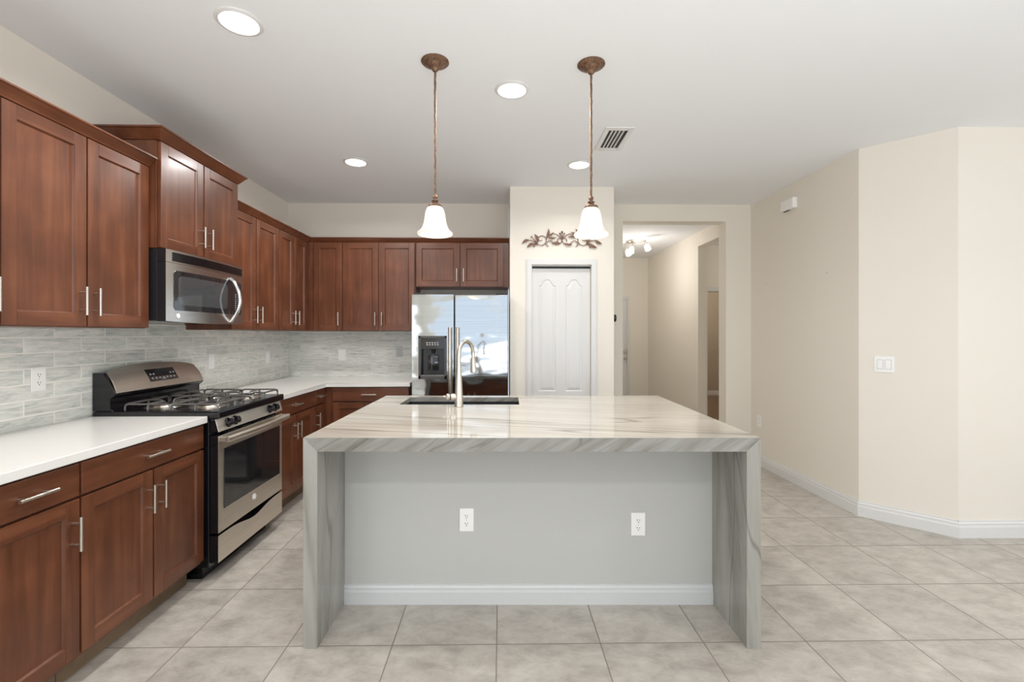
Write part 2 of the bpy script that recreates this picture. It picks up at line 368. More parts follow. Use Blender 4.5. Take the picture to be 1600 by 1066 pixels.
M['stone_apron'] = stone('quartzite_apron', (0, .55, 0), (2.2, 2, 20), ((.12, .108, .09), (.225, .215, .19), (.34, .34, .32)), .15, .4)
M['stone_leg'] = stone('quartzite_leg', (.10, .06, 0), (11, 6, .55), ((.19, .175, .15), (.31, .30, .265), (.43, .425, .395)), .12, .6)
M['wood_floor'] = wood('brown_wood_floor', (2, 20, 20), (.12, .065, .035), (.2, .11, .06), (.27, .16, .09))

# ------------------------------------------------------------------ the room
XL, YB, XR = -2.25, 4.94, 2.69
def slab(x0, x1, y0, y1, z0, z1): return MB().bx(x0, x1, y0, y1, z0, z1)
YR, XE = -4.0, 6.0
struct('floor', MB().bx(XL-.15, XE+.15, YR-.15, 8.65, -.1, 0), M['floor'])
struct('ceiling', MB().bx(XL-.15, XE+.15, YR-.15, 10.4, C, C+.12), M['ceil'])
struct('wall_left', MB().bx(XL-.12, XL, YR, -3.2, 0, C).bx(XL-.12, XL, -.4, YB+.12, 0, C).bx(XL-.12, XL, -3.2, -.4, 0, .3).bx(XL-.12, XL, -3.2, -.4, 2.4, C), M['wall'])
wf = MB()
for i in range(4):
    y = -3.2+i*2.8/3
    wf.bx(XL-.06, XL, max(-3.2, y-.03), min(-.4, y+.03), .3, 2.4)
struct('added_window_left', wf, M['trim'])  # invented window out of view, put in to light the right wall
wb = MB().bx(XL, .08, YB, YB+.16, 0, C)
struct('wall_back', wb, M['wall'])
# wall with the hall opening
OX0, OX1, OZ = 1.307, 2.42, 2.575
wh = MB().bx(1.07, OX0, YB, YB+.16, 0, C).bx(OX1, XR+.12, YB, YB+.16, 0, C).bx(OX0, OX1, YB, YB+.16, OZ, C)
struct('wall_hall_entry', wh, M['wall'])
# pantry closet
PY = 4.36
DX0, DX1, DZ = .293, .856, 2.022
wp = MB().bx(.088, DX0, PY, PY+.11, 0, C).bx(DX1, 1.07, PY, PY+.11, 0, C).bx(DX0, DX1, PY, PY+.11, DZ, C)
wp.bx(.088, .17, PY+.11, YB, 0, C).bx(.99, 1.07, PY+.11, YB, 0, C)
struct('wall_pantry', wp, M['wall'])
# right side: straight wall, diagonal, wall facing the camera
struct('wall_right', MB().prism(W0, [(0, 0)]*0 or [(XR, 0), (XR+.12, 0), (XR+.12, C), (XR, C)], 3.44, YB), M['wall'])
def poly_z(mb, pts, z0, z1):
    b = mb.bm; a = [b.verts.new((x, y, z0)) for x, y in pts]; c = [b.verts.new((x, y, z1)) for x, y in pts]
    b.faces.new(a); b.faces.new(list(reversed(c)))
    for i in range(len(pts)): b.faces.new([a[i], c[i], c[(i+1) % len(pts)], a[(i+1) % len(pts)]])
    return mb
RY = 3.06
struct('wall_diagonal', poly_z(MB(), [(XR, 3.44), (3.066, RY), (3.12, RY+.1), (XR+.12, 3.55), (XR+.12, 3.44)][:5], 0, C), M['wall'])
struct('wall_facing', slab(3.066, XE, RY, RY+.12, 0, C), M['wall'])
struct('wall_side_east', MB().bx(XE, XE+.12, YR, -2.4, 0, C).bx(XE, XE+.12, 1.2, RY, 0, C).bx(XE, XE+.12, -2.4, 1.2, 0, .25).bx(XE, XE+.12, -2.4, 1.2, 2.45, C), M['wall'])
struct('wall_rear', MB().bx(XL, -1.7, YR-.12, YR, 0, C).bx(2.9, XE, YR-.12, YR, 0, C).bx(-1.7, 2.9, YR-.12, YR, 2.5, C).bx(-1.7, 2.9, YR-.12, YR, 0, .2), M['wall'])
wf = MB()
for i in range(4):
    x = -1.7+i*4.6/3
    wf.bx(max(-1.7, x-.03), min(2.9, x+.03), YR-.06, YR+.0, .2, 2.5)
struct('window_1', wf, M['trim'])
wf = MB()
for i in range(4):
    y = -2.4+i*3.6/3
    wf.bx(XE, XE+.06, max(-2.4, y-.03), min(1.2, y+.03), .25, 2.45)
struct('added_window_side', wf, M['trim'])  # unseen window added so that side light reaches the left wall
# hall behind the opening
HY = 8.42
SO0, SO1, SOZ = 5.2, 6.27, 2.56
struct('wall_hall_right', MB().bx(XR, XR+.12, YB+.16, SO0, 0, C).bx(XR, XR+.12, SO1, HY, 0, C).bx(XR, XR+.12, SO0, SO1, SOZ, C), M['wall'])
struct('wall_hall_left', slab(1.12, 1.2, YB+.16, HY, 0, C), M['wall'])
HD0, HD1 = 1.43, 2.345
struct('wall_hall_end', MB().bx(1.2, HD0, HY, HY+.12, 0, C).bx(HD1, XR+.12, HY, HY+.12, 0, C).bx(HD0, HD1, HY, HY+.12, 2.03, C), M['wall'])
SY = 7.2
struct('wall_side_room', MB().bx(XR+.12, 3.235, SY, SY+.1, 0, C).bx(4.1, 5.2, SY, SY+.1, 0, C).bx(3.235, 4.1, SY, SY+.1, 2.03, C), M['wall'])
struct('wall_side_room_east', slab(5.2, 5.3, YB+.16, 10.2, 0, C), M['wall'])
struct('wall_side_room_front', slab(XR+.12, 5.2, YB+.04, YB+.16, 0, C), M['wall'])
M['tan'] = flat('tan_wall_paint', (.50, .42, .32), .7, var=.02)
struct('wall_den', MB().bx(XR+.12, 5.2, 10.2, 10.3, 0, C).bx(XR+.12, XR+.2, HY+.12, 10.2, 0, C), M['tan'])
struct('floor_den', MB().bx(XR+.12, 5.2, SY+.12, 10.2, 0, .006), M['wood_floor'])
cas = MB().bx(3.165, 3.235, SY-.015, SY, 0, 2.10, .004).bx(4.1, 4.17, SY-.015, SY, 0, 2.10, .004).bx(3.165, 4.17, SY-.018, SY, 2.03, 2.10, .004)
struct('trim_1', cas, M['trim'])
def base_prof(h=.115): return [(0, 0), (.014, 0), (.014, h*.62), (.011, h*.72), (.011, h*.84), (.006, h*.92), (.006, h), (0, h)]
def baseboard(name, F, u0, u1, h=.115):
    mb = MB(); b = mb.bm; pr = base_prof(h)
    a = [b.verts.new(F(u0, v, n)) for n, v in pr]; c = [b.verts.new(F(u1, v, n)) for n, v in pr]
    b.faces.new(a); b.faces.new(list(reversed(c)))
    for i in range(len(pr)): b.faces.new([a[i], c[i], c[(i+1) % len(pr)], a[(i+1) % len(pr)]])
    return mb
struct('baseboard_right', baseboard('', FR(XR), 3.435, YB), M['trim'])
q = math.sqrt(.5); DL = math.hypot(3.066-XR, 3.44-RY)
FD = Fr((XR, 3.44, 0), ((3.066-XR)/DL, (RY-3.44)/DL, 0), (-(3.44-RY)/DL, -(3.066-XR)/DL, 0))
struct('baseboard_diagonal', baseboard('', FD, -.004, DL+.006), M['trim'])
struct('baseboard_facing', baseboard('', FB(RY), 3.06, XE), M['trim'])
struct('baseboard_hall', baseboard('', FR(XR), SO1, HY), M['trim'])
struct('baseboard_hall_entry', baseboard('', FB(YB), OX1, XR-.014), M['trim'])
struct('baseboard_den', baseboard('', FB(10.2), XR+.2, 5.2), M['trim'])
struct('baseboard_pantry', baseboard('', FB(PY), .94, 1.07), M['trim'])
# hall front door
mb = MB().box(FB(HY+.05), HD0+.035, HD1-.035, .01, 2.0, 0, .04, .003)
for u0, u1 in ((HD0+.14, HD0+.42), (HD0+.5, HD0+.78)):
    for v0, v1 in ((.2, .85), (1.0, 1.85)):
        mb.box(FB(HY+.05), u0, u1, v0, v1, .04, .046, .005)
hd = struct('door_2', mb, M['trim'])
mb = MB().bx(HD0-.06, HD0+.035, HY-.016, HY+.05, 0, 2.05, .003).bx(HD1-.035, HD1+.012, HY-.016, HY+.05, 0, 2.05, .003).bx(HD0-.06, HD1+.012, HY-.018, HY+.05, 2.0, 2.05, .003)
struct('door_frame', mb, M['trim'], hd)
for z in (1.065, .935):
    mb = MB(); mb.lathe((HD1-.075, HY+.01, z), (0, -1, 0), [(.032, 0), (.032, .008), (.012, .012), (.012, .04), (.027, .045), (.03, .06), (.02, .07), (0, .072)])
    k = struct('door_handle', mb, M['nickel'], hd)

# pantry door (a pair of arched panels) with casing
pd = MB()
dx0, dx1, dzt = DX0+.004, DX1-.004, 1.998
FP = FB(PY+.035)
def ARC(s):
    q_ = max(0, min(1, (1.0-s-.14)/.66)); return q_*q_*(3-2*q_)
def arch_panel(mb, F, u0, u1, v0, v1, n0, arch, inv=False):
    # raised panel: outer loop, bevel slope and inner field, top edge shaped as a cathedral arch
    k = 30; loops = []
    for ins, n in ((0, n0), (.007, n0-.006), (.012, n0-.006), (.034, n0+.0002)):
        a0, a1, b0 = u0+ins, u1-ins, v0+ins; pts = [(a0, b0), (a1, b0)]
        for i in range(k+1):
            t = i/k; u = a1+(a0-a1)*t
            s = abs(2*t-1); hgt = arch*ARC(s)
            pts.append((u, v1-ins+hgt))
        loops.append([mb.bm.verts.new(F(u, v, n)) for u, v in pts])
    for A_, B_ in zip(loops, loops[1:]):
        for i in range(len(A_)): mb.bm.faces.new([A_[i], A_[(i+1) % len(A_)], B_[(i+1) % len(A_)], B_[i]])
    mb.bm.faces.new(loops[-1])
    return [(v.co) for v in loops[0]]
# door slab: front skin made of strips around the four panels (recesses are real)
def door_with_panels(F, x0, x1, z0, z1, pans, th, n0=0.0):
    mb = MB(); mb.box(F, x0, x1, z0, z1, n0-th, n0-.012)
    pans = sorted(pans)
    # front skin columns
    xs = sorted({x0, x1, *[p[0] for p in pans], *[p[1] for p in pans]})
    for a, b in zip(xs, xs[1:]):
        ps = [p for p in pans if abs(p[0]-a) < 1e-6 and abs(p[1]-b) < 1e-6]
        if not ps: mb.box(F, a, b, z0, z1, n0-.012, n0); continue
        ps.sort(key=lambda p: p[2]); z = z0
        for p in ps:
            mb.box(F, a, b, z, p[2], n0-.012, n0)
            arch_panel(mb, F, p[0], p[1], p[2], p[3], n0, p[4])
            z = p[3]
            if p[4] > 0:                # filler above the arch, cut to its curve
                k = 30; top = p[3]+p[4]+.002; lo = []
                for i in range(k+1):
                    t = i/k; s = abs(2*t-1); lo.append((p[0]+(p[1]-p[0])*t, p[3]+p[4]*ARC(s)))
                mb.prism(F, lo+[(p[1], top), (p[0], top)], n0-.012, n0); z = top
        mb.box(F, a, b, z, z1, n0-.012, n0)
    return mb
xm = (DX0+DX1)/2
pans = []
for (a, b) in ((.362, .524), (.617, .779)):
    pans += [(a, b, .822, 1.825, .058), (a, b, .16, .72, 0)]
pdo = struct('door_1', door_with_panels(FP, dx0, dx1, .012, dzt-.012, pans, .034), M['trim'])
cs = MB()
def casing(mb, F, x0, x1, z1, w, n):
    for ins, t in ((0, n*.6), (w*.22, n)):
        o_ = {0: 0, n: .0002, n*.75: .0001}.get(t, 0)
        pts = [(x0-w+ins, 0), (x0-o_, 0), (x0-o_, z1+o_), (x1+o_, z1+o_), (x1+o_, 0), (x1+w-ins, 0), (x1+w-ins, z1+w-ins), (x0-w+ins, z1+w-ins)]
        mb.prism(F, pts, 0, t)
casing(cs, FB(PY), DX0, DX1, 2.018, .054, .018)
struct('door_frame', cs, M['trim'], pdo)
tk = MB().bx(DX0+.001, DX1-.001, PY+.02, PY+.06, 2.007, 2.0215)
struct('track', tk, M['trim'], pdo)
struct('track_shadow_gap', MB().bx(DX0+.006, DX1-.006, PY+.030, PY+.05, 1.989, 2.006), M['dark_slot'], pdo)

# ------------------------------------------------------------------ cabinets
def pull(F, u, v, L_, vert, n, parent, name='handle'):
    mb = MB(); h = L_/2; r = .0062; so = .032
    if vert:
        mb.tube([F(u, v-h, n+so), F(u, v+h, n+so)], r, 12)
        for s in (-1, 1): mb.tube([F(u, v+s*h*.62, n), F(u, v+s*h*.62, n+so)], .0048, 10)
    else:
        mb.tube([F(u-h, v, n+so), F(u+h, v, n+so)], r, 12)
        for s in (-1, 1): mb.tube([F(u+s*h*.62, v, n), F(u+s*h*.62, v, n+so)], .0048, 10)
    return obj(name, mb, M['nickel'], parent)
def shaker(F, u0, u1, v0, v1, n, parent, hm, stile=.058, name='door'):
    """frame-and-panel door; slot 0 upright grain, slot 1 cross grain"""
    mb = MB(); th = .019; s = stile; bv = .0018
    mb.box(F, u0, u0+s, v0, v1, n, n+th, bv); mb.box(F, u1-s, u1, v0, v1, n, n+th, bv)
    mb.box(F, u0+s, u1-s, v0, v0+s, n, n+th, bv*.6, 1); mb.box(F, u0+s, u1-s, v1-s, v1, n, n+th, bv*.6, 1)
    mb.box(F, u0+s, u1-s, v0+s, v1-s, n+.002, n+th-.010)
    c = .006                                                # sloped inner edge
    a = [(u0+s, v0+s), (u1-s, v0+s), (u1-s, v1-s), (u0+s, v1-s)]; b = [(u0+s+c, v0+s+c), (u1-s-c, v0+s+c), (u1-s-c, v1-s-c), (u0+s+c, v1-s-c)]
    va = [mb.bm.verts.new(F(x, y, n+th-.0025)) for x, y in a]; vb = [mb.bm.verts.new(F(x, y, n+th-.0099)) for x, y in b]
    for i in range(4): mb.bm.faces.new([va[i], va[(i+1) % 4], vb[(i+1) % 4], vb[i]])
    return obj(name, mb, [M['wood_v'], hm], parent)
def two_tone(mb, axis, thr=.5):
    mb.bm.normal_update(); bmesh.ops.recalc_face_normals(mb.bm, faces=mb.bm.faces[:])
    for f in mb.bm.faces: f.material_index = 0 if f.normal[axis] > thr else 1
    return mb
def slab_front(F, u0, u1, v0, v1, n, parent, hm):
    return obj('drawer', MB().box(F, u0, u1, v0, v1, n, n+.019, .003), hm, parent)
G = .0025
def upper(label, F, u0, u1, v0, v1, depth, doors, hm, left_vis=None, hl=.13, handle_v=None, group='wall cabinets'):
    """doors: list of (u0, u1, handle_u or None)"""
    t = thing('wall_cabinet', label, 'cabinet', F((u0+u1)/2, v0, -depth/2), group)
    mb = MB().box(F, u0, u1, v0, v1, -depth, 0, .001)
    obj('cabinet_body', mb, M['wood_v'], t)
    for a, b, hu in doors:
        d = shaker(F, a+G, b-G, v0+.004, v1-.004, .001, t, hm)
        if hu is not None: pull(F, hu, handle_v or v0+.12, hl, True, .02, d)
    return t
UF, BF = FL(-1.94), FB(4.652)
UZ0, UZ1 = 1.395, 2.28
upper('cherry wood wall cabinet cut off by the photo edge, only its nickel handle showing', UF, 1.35, 1.803, UZ0, UZ1, .31, [(1.352, 1.801, 1.773)], M['wood_y'])
upper('cherry wood two-door wall cabinet above the near white counter, beside the microwave', UF, 1.806, 2.558, UZ0, UZ1, .31, [(1.806, 2.177, 2.141), (2.181, 2.558, 2.212)], M['wood_y'])
TW = FL(-1.889)
upper('raised deeper cherry wood cabinet directly over the microwave, with its own crown', TW, 2.567, 3.325, 1.838, 2.43, .361, [(2.572, 2.943, 2.998-.09), (2.947, 3.322, 2.985)], M['wood_y'], handle_v=1.965, hl=.13)
upper('cherry wood two-door wall cabinet just past the microwave on the left wall', UF, 3.33, 4.035, UZ0, UZ1, .31, [(3.333, 3.667, 3.625), (3.671, 4.035, 3.702)], M['wood_y'])
upper('cherry wood two-door wall cabinet at the inside corner of the left wall', UF, 4.04, 4.65, UZ0, UZ1, .31, [(4.042, 4.335, 4.293), (4.339, 4.62, 4.375)], M['wood_y'])
upper('cherry wood single-door wall cabinet on the back wall beside the corner', BF, -1.939, -1.577, UZ0, UZ1, .285, [(-1.862, -1.579, -1.610)], M['wood_x'], group='wall cabinets')
upper('cherry wood wall cabinet with two tall doors on the back wall next to the refrigerator', BF, -1.574, -.852, UZ0, UZ1, .285, [(-1.572, -1.219, -1.246), (-1.215, -.858, -1.180)], M['wood_x'])
t = upper('short cherry wood cabinet above the refrigerator', BF, -.848, .084, 1.835, UZ1, .285, [(-.846, -.407, -.437), (-.403, .030, -.370)], M['wood_x'], handle_v=1.951)
# crown moulding: one continuous run per group of cabinets
def crown_run(mb, path, z0, z1, out, inn=.0):
    """path: list of (x, y) of the cabinet face line; outward = right-hand side of travel"""
    prof = [(-inn, 0), (.004, 0), (.008, .006), (out*.85, (z1-z0)*.80), (out, (z1-z0)*.84), (out, z1-z0), (-inn, z1-z0)]
    P = [Vector((x, y)) for x, y in path]; n = len(P); rings = []
    for i, p in enumerate(P):
        d0 = (P[i]-P[i-1]).normalized() if i else (P[1]-P[0]).normalized()
        d1 = (P[i+1]-P[i]).normalized() if i < n-1 else d0
        n0 = Vector((d0.y, -d0.x)); n1 = Vector((d1.y, -d1.x)); m_ = (n0+n1); m_ = m_/max(.2, m_.dot(n0))
        rings.append([mb.bm.verts.new((p.x+m_.x*o, p.y+m_.y*o, z0+h)) for o, h in prof])
    k = len(prof)
    for A_, B_ in zip(rings, rings[1:]):
        for i in range(k): mb.bm.faces.new([A_[i], A_[(i+1) % k], B_[(i+1) % k], B_[i]])
    mb.bm.faces.new(rings[0]); mb.bm.faces.new(list(reversed(rings[-1]))); return mb
CZ0, CZ1 = 2.281, 2.328
o = obj('crown_molding', crown_run(MB(), [(-1.925, 1.35), (-1.925, 2.560), (-2.245, 2.560)][:2], CZ0, CZ1, .048, .30), M['wood_y'])
tag(o, 'cherry wood crown moulding along the top of the near wall cabinets', 'crown moulding')
o = obj('crown_molding', crown_run(MB(), [(-1.925, 3.331), (-1.925, 4.667), (.084, 4.667)], CZ0, CZ1, .042, .25), M['wood_x'])
tag(o, 'cherry wood crown moulding wrapping the corner from the left wall to the refrigerator', 'crown moulding')
mb = crown_run(MB(), [(-2.245, 2.566), (-1.872, 2.566), (-1.872, 3.326), (-2.245, 3.326)], 2.431, 2.492, .046, 0)
mb.bx(-2.245, -1.872, 2.567, 3.325, 2.431, 2.47)
o = obj('crown_molding', mb, M['wood_y']); tag(o, 'cherry wood crown moulding on the raised cabinet over the microwave', 'crown moulding')

# base cabinets
def base(label, F, u0, u1, depth, fronts, hm, group='base cabinets', end=None):
    t = thing('base_cabinet', label, 'cabinet', F((u0+u1)/2, 0, -depth/2), group)
    obj('cabinet_body', MB().box(F, u0, u1, .11, .876, -depth, 0, .001), M['wood_v'], t)
    obj('toe_kick', MB().box(F, u0, u1, 0, .11, -depth, -.075), M['toe'], t)
    for f in fronts:
        if f[0] == 'drawer':
            d = slab_front(F, f[1]+G, f[2]-G, .742, .868, .001, t, hm)
            if f[3] is not None: pull(F, f[3], .807, .135, False, .02, d)
        else:
            d = shaker(F, f[1]+G, f[2]-G, .130, .732, .001, t, hm)
            if f[3] is not None: pull(F, f[3], .606, .13, True, .02, d)
    return t
LF = FL(-1.64); BKF = FB(4.322)
base('cherry wood base cabinet at the photo edge with one drawer over one door', LF, 1.30, 1.806, .60, [('drawer', 1.302, 1.808, 1.62), ('door', 1.302, 1.808, 1.776)], M['wood_y'])
base('cherry wood base cabinet with one wide drawer over two doors, left of the range', LF, 1.81, 2.553, .60, [('drawer', 1.812, 2.553, 2.18), ('door', 1.812, 2.184, 2.15), ('door', 2.188, 2.553, 2.222)], M['wood_y'])
base('cherry wood base cabinet just past the range with one drawer over two doors', LF, 3.335, 4.055, .60, [('drawer', 3.337, 4.055, 3.68), ('door', 3.337, 3.69, 3.652), ('door', 3.694, 4.055, 3.722)], M['wood_y'])
base('narrow cherry wood base cabinet at the inside corner, one small drawer over one door', LF, 4.06, 4.93, .60, [('drawer', 4.06, 4.29, 4.18), ('door', 4.06, 4.29, 4.10)], M['wood_y'])
base('cherry wood base cabinet on the back wall beside the refrigerator', BKF, -1.637, -.848, .61, [('drawer', -1.556, -.850, -1.212), ('door', -1.556, -1.205, None), ('door', -1.201, -.850, None)], M['wood_x'])
# counters
def ctop(pts, label, name='countertop'):
    mb = poly_z(MB(), pts, .878, .914)
    bmesh.ops.bevel(mb.bm, geom=mb.bm.edges[:], offset=.003, segments=2, affect='EDGES', profile=.5)
    o = obj(name, mb, M['quartz']); return tag(o, label, 'countertop')
ctop([(-2.249, 1.2), (-1.605, 1.2), (-1.605, 2.560), (-2.249, 2.560)], 'white quartz countertop in front, on the near base cabinets beside the range')
ctop([(-2.249, 3.334), (-1.605, 3.334), (-1.605, 4.290), (-.838, 4.290), (-.838, YB-.001), (-2.249, YB-.001)], 'L-shaped white quartz countertop running from the range round to the refrigerator')
# backsplash
o = obj('tile_backsplash', MB().bx(XL+.0005, XL+.0085, 1.2, YB-.0005, .9145, 1.394).bx(XL+.0005, XL+.0085, 2.562, 3.332, 1.3945, 1.43), M['splash_y'])
tag(o, 'pale grey-green streaked glass subway tile on the left wall behind the range', 'backsplash')
o = obj('tile_backsplash', MB().bx(XL+.009, -.838, YB-.0085, YB-.0005, .9145, 1.394), M['splash_x'])
tag(o, 'pale grey striated tile backsplash on the back wall beside the refrigerator', 'backsplash')
o = obj('light_rail', MB().bx(-2.249, -2.236, 1.35, 2.557, 1.385, 1.3945), M['trim']) if False else None

# ------------------------------------------------------------------ range
Y0, Y1 = 2.570, 3.322
R = thing('gas_range', 'stainless steel and black freestanding gas range with four burners', 'range', (-1.9, (Y0+Y1)/2, 0))
FX = FL(0)
obj('range_body', MB().bx(-2.235, -1.605, Y0, Y1, .075, .895, .003).bx(-2.2, -1.66, Y0+.03, Y1-.03, .0, .075), M['black'], R)
mb = MB().bx(-2.235, -1.545, Y0-.004, Y1+.004, .896, .938, .007)
obj('cooktop', mb, M['black'], R)
# oven door
od = obj('oven_door', two_tone(MB().bx(-1.603, -1.556, Y0+.004, Y1-.004, .262, .800, .003), 0), [M['steel_y'], M['black']], R)
obj('oven_window', MB().box(FX, Y0+.055, Y1-.045, .385, .722, -1.5555, -1.5525, .001), M['glass_black'], od)
hb = MB()
n = 16
pts = []
for i in range(n+1):
    s_ = i/n; y = Y0+.008+(Y1-Y0-.016)*s_; pts.append((-1.508+.016*math.sin(PI*s_), y, .782))
for k in range(n):
    pass
bm = hb.bm; prof = [(-.008, -.016), (.006, -.016), (.011, -.006), (.011, .008), (.004, .016), (-.008, .016)]
rings = [[bm.verts.new((p[0]+a, p[1], p[2]+b)) for a, b in prof] for p in pts]
for A_, B_ in zip(rings, rings[1:]):
    for i in range(6): bm.faces.new([A_[i], A_[(i+1) % 6], B_[(i+1) % 6], B_[i]])
bm.faces.new(rings[0]); bm.faces.new(list(reversed(rings[-1])))
for y in (Y0+.008, Y1-.044): hb.bx(-1.556, -1.508, y, y+.036, .768, .796, .004)
obj('handle', hb, M['steel_y'], od)
vs = MB()
for k in range(4):
    a = Y0+.11+k*.145; vs.bx(-1.595, -1.565, a, a+.11, .8005, .8035).bx(-1.595, -1.565, a, a+.11, .8045, .8065)
obj('vent_slots', vs, M['dark_slot'], od)
# round maker's badge: ring with a curly monogram
def badge(F, u, v, n, r, parent, mat=None):
    mb = MB(); ax = F.n
    mb.lathe(F(u, v, n), ax, [(r, 0), (r, .002), (r*.86, .003), (r*.84, .0018), (0, .0018)], 28)
    for c, rr, a0, a1 in ((-.32, .36, .3, 5.4), (.30, .36, .3, 5.4)):
        pts = [F(u+r*(c+rr*math.cos(t_)), v+r*(rr*1.2*math.sin(t_)), n+.003) for t_ in [a0+(a1-a0)*i/14 for i in range(15)]]
        mb.tube(pts, r*.06, 6)
    mb.tube([F(u-r*.05, v, n+.003), F(u+r*.5, v+.0, n+.003)], r*.06, 6)
    return obj('badge', mb, mat or M['chrome'], parent)
badge(FX, 2.945, .338, -1.5555, .020, od, M['white_plastic'])
# storage drawer with scooped top edge
pts = [(Y0+.004, .100), (Y1-.004, .100)]
for i in range(25):
    s_ = i/24; d_ = .034*math.exp(-((s_-.5)/.20)**2); pts.append((Y1-.004+(Y0-Y1+.008)*s_, .250-d_))
obj('drawer', two_tone(MB().prism(FX, pts, -1.603, -1.556, bev=.002), 0), [M['steel_y'], M['black']], R)
# slanted control panel with knobs
def pan(mb, pts, y0, y1, bev=0, mi=0):   # polygon in (x, z), extruded along y
    b = mb.bm; a = [b.verts.new((x, y0, z)) for x, z in pts]; c = [b.verts.new((x, y1, z)) for x, z in pts]
    fs = [b.faces.new(a), b.faces.new(list(reversed(c)))]
    for i in range(len(pts)): fs.append(b.faces.new([a[i], c[i], c[(i+1) % len(pts)], a[(i+1) % len(pts)]]))
    for f in fs: f.material_index = mi
    if bev: bmesh.ops.bevel(b, geom=list({e for f in fs for e in f.edges}), offset=bev, segments=2, affect='EDGES', profile=.5)
    return mb
cp = obj('control_panel', two_tone(pan(MB(), [(-1.605, .895), (-1.572, .895), (-1.553, .822), (-1.605, .822)], Y0+.004, Y1-.004, .002), 0, .3), [M['steel_y'], M['black']], R)
kn = Vector((.073, 0, .019)).normalized()
for y in (2.675, 2.745, 3.150, 3.222):
    c0 = Vector((-1.5625, y, .858))
    mb = MB(); mb.lathe(c0, kn, [(.027, 0), (.027, .005), (.021, .008), (.019, .028), (.015, .031), (0, .031)], 26)
    w_ = c0+kn*.018; up = Vector((0, 0, 1)).cross(kn).cross(kn)*-1; up.normalize()
    mb.tube([w_-up*.019+kn*.008, w_+up*.019+kn*.008], .006, 8)
    obj('knob', mb, M['black'], cp)
# burners and grates
for bx_, by, r in ((-1.72, 2.745, .048), (-1.98, 2.745, .040), (-1.72, 3.150, .055), (-1.98, 3.150, .036)):
    mb = MB(); mb.lathe((bx_, by, .9382), (0, 0, 1), [(.092, 0), (.090, .002), (r*1.35, .003), (r*1.25, .012), (r, .0135), (0, .0135)], 32)
    bo = obj('burner', mb, M['nickel'], R)
    mb = MB(); mb.lathe((bx_, by, .9518), (0, 0, 1), [(r, 0), (r, .005), (r*.9, .008), (0, .008)], 32); obj('burner_cap', mb, M['black_matte'], bo)
for y0, y1 in ((Y0+.03, 2.938), (2.954, Y1-.03)):
    gr = MB(); rt = .0052; zt = .974; x0, x1 = -2.085, -1.575; xm_ = (x0+x1)/2; ym = (y0+y1)/2
    for a, b in ((x0, xm_-.006), (xm_+.006, x1)):
        def loop_arc(p, q):   # raised bar with rounded shoulders that drop to the cooktop
            p = Vector(p); q = Vector(q); d = (q-p).normalized(); out = [Vector((p.x, p.y, .940))]
            for k in range(5): t_ = k/4*PI/2; out.append(Vector((p.x, p.y, 0))+d*(.02*(1-math.cos(t_)))+Vector((0, 0, zt-.02+.02*math.sin(t_))))
            for k in range(5): t_ = PI/2-k/4*PI/2; out.append(Vector((q.x, q.y, 0))-d*(.02*(1-math.cos(t_)))+Vector((0, 0, zt-.02+.02*math.sin(t_))))
            out.append(Vector((q.x, q.y, .940))); return out
        xc = (a+b)/2
        for pth in (((a, y0, 0), (a, y1, 0)), ((b, y0, 0), (b, y1, 0)), ((a, y0, 0), (b, y0, 0)), ((a, y1, 0), (b, y1, 0)),
                    ((xc, y0, 0), (xc, ym-.035, 0)), ((xc, y1, 0), (xc, ym+.035, 0)), ((a, ym, 0), (xc-.035, ym, 0)), ((b, ym, 0), (xc+.035, ym, 0))):
            gr.tube(loop_arc(*pth), rt, 8)
    obj('grate', gr, M['iron'], R)
# backguard
bg = obj('backguard', pan(MB(), [(-2.238, .939), (-2.238, 1.150), (-2.178, 1.150), (-2.112, 1.036), (-2.118, 1.022), (-2.146, 1.010), (-2.146, .955), (-2.125, .939)], Y0, Y1, .004), M['black'], R)
ps = MB(); nn = 30
def bgp(s_, t_, off):
    y = Y0+.006+(Y1-Y0-.012)*s_; arch = .034*(1-(2*s_-1)**2)**.8 if 0 < s_ < 1 else 0
    lo = Vector((-2.1115, y, 1.037)); hi = Vector((-2.1795-.45*arch, y, 1.150+arch))
    ins = .012*t_; y2 = y+(ins if s_ < .5 else -ins)*abs(2*s_-1)**6
    p = lo.lerp(hi, t_); p.y = y2; bulge = .010*math.sin(PI*t_)
    return p+Vector((.86, 0, .5))*(off+bulge)
ps.grid(lambda a, b: bgp(a, b, .004), nn, 8); ps.grid(lambda a, b: bgp(a, b, -.004), nn, 8)
for sgn in (0, 1): ps.grid(lambda a, b: bgp(sgn, a, -.004+.008*b), 8, 1); ps.grid(lambda a, b: bgp(a, sgn, -.004+.008*b), nn, 1)
bmesh.ops.remove_doubles(ps.bm, verts=ps.bm.verts[:], dist=1e-5); ps.sm = True
sp = obj('steel_fascia', ps, M['steel_y'], bg)
# control display
dv = (Vector((-2.19, 0, 1.167))-Vector((-2.1115, 0, 1.037))).normalized()
Fdisp = lambda u, v, n: Vector((-2.1115, u, 1.037))+dv*v+Vector((.86, 0, .5))*n
mb = MB().box(Fdisp, 2.835, 3.075, .036, .120, .004, .0200, .003)
dsp = obj('display', mb, M['glass_black'], bg)
mb = MB().box(Fdisp, 2.905, 2.995, .085, .112, .0201, .0208); obj('screen', mb, M['lcd'], dsp)
mb = MB()
for k in range(7): mb.box(Fdisp, 2.85+k*.031, 2.862+k*.031, .050, .060, .0201, .0209)
for k in (0, 1): mb.box(Fdisp, 2.85+k*.026, 2.862+k*.026, .078, .088, .0201, .0209); mb.box(Fdisp, 3.02+k*.026, 3.032+k*.026, .078, .088, .0201, .0209)
mb.box(Fdisp, 2.93, 2.965, .0435, .0475, .0201, .0209)
obj('keypad', mb, M['keys'], dsp)

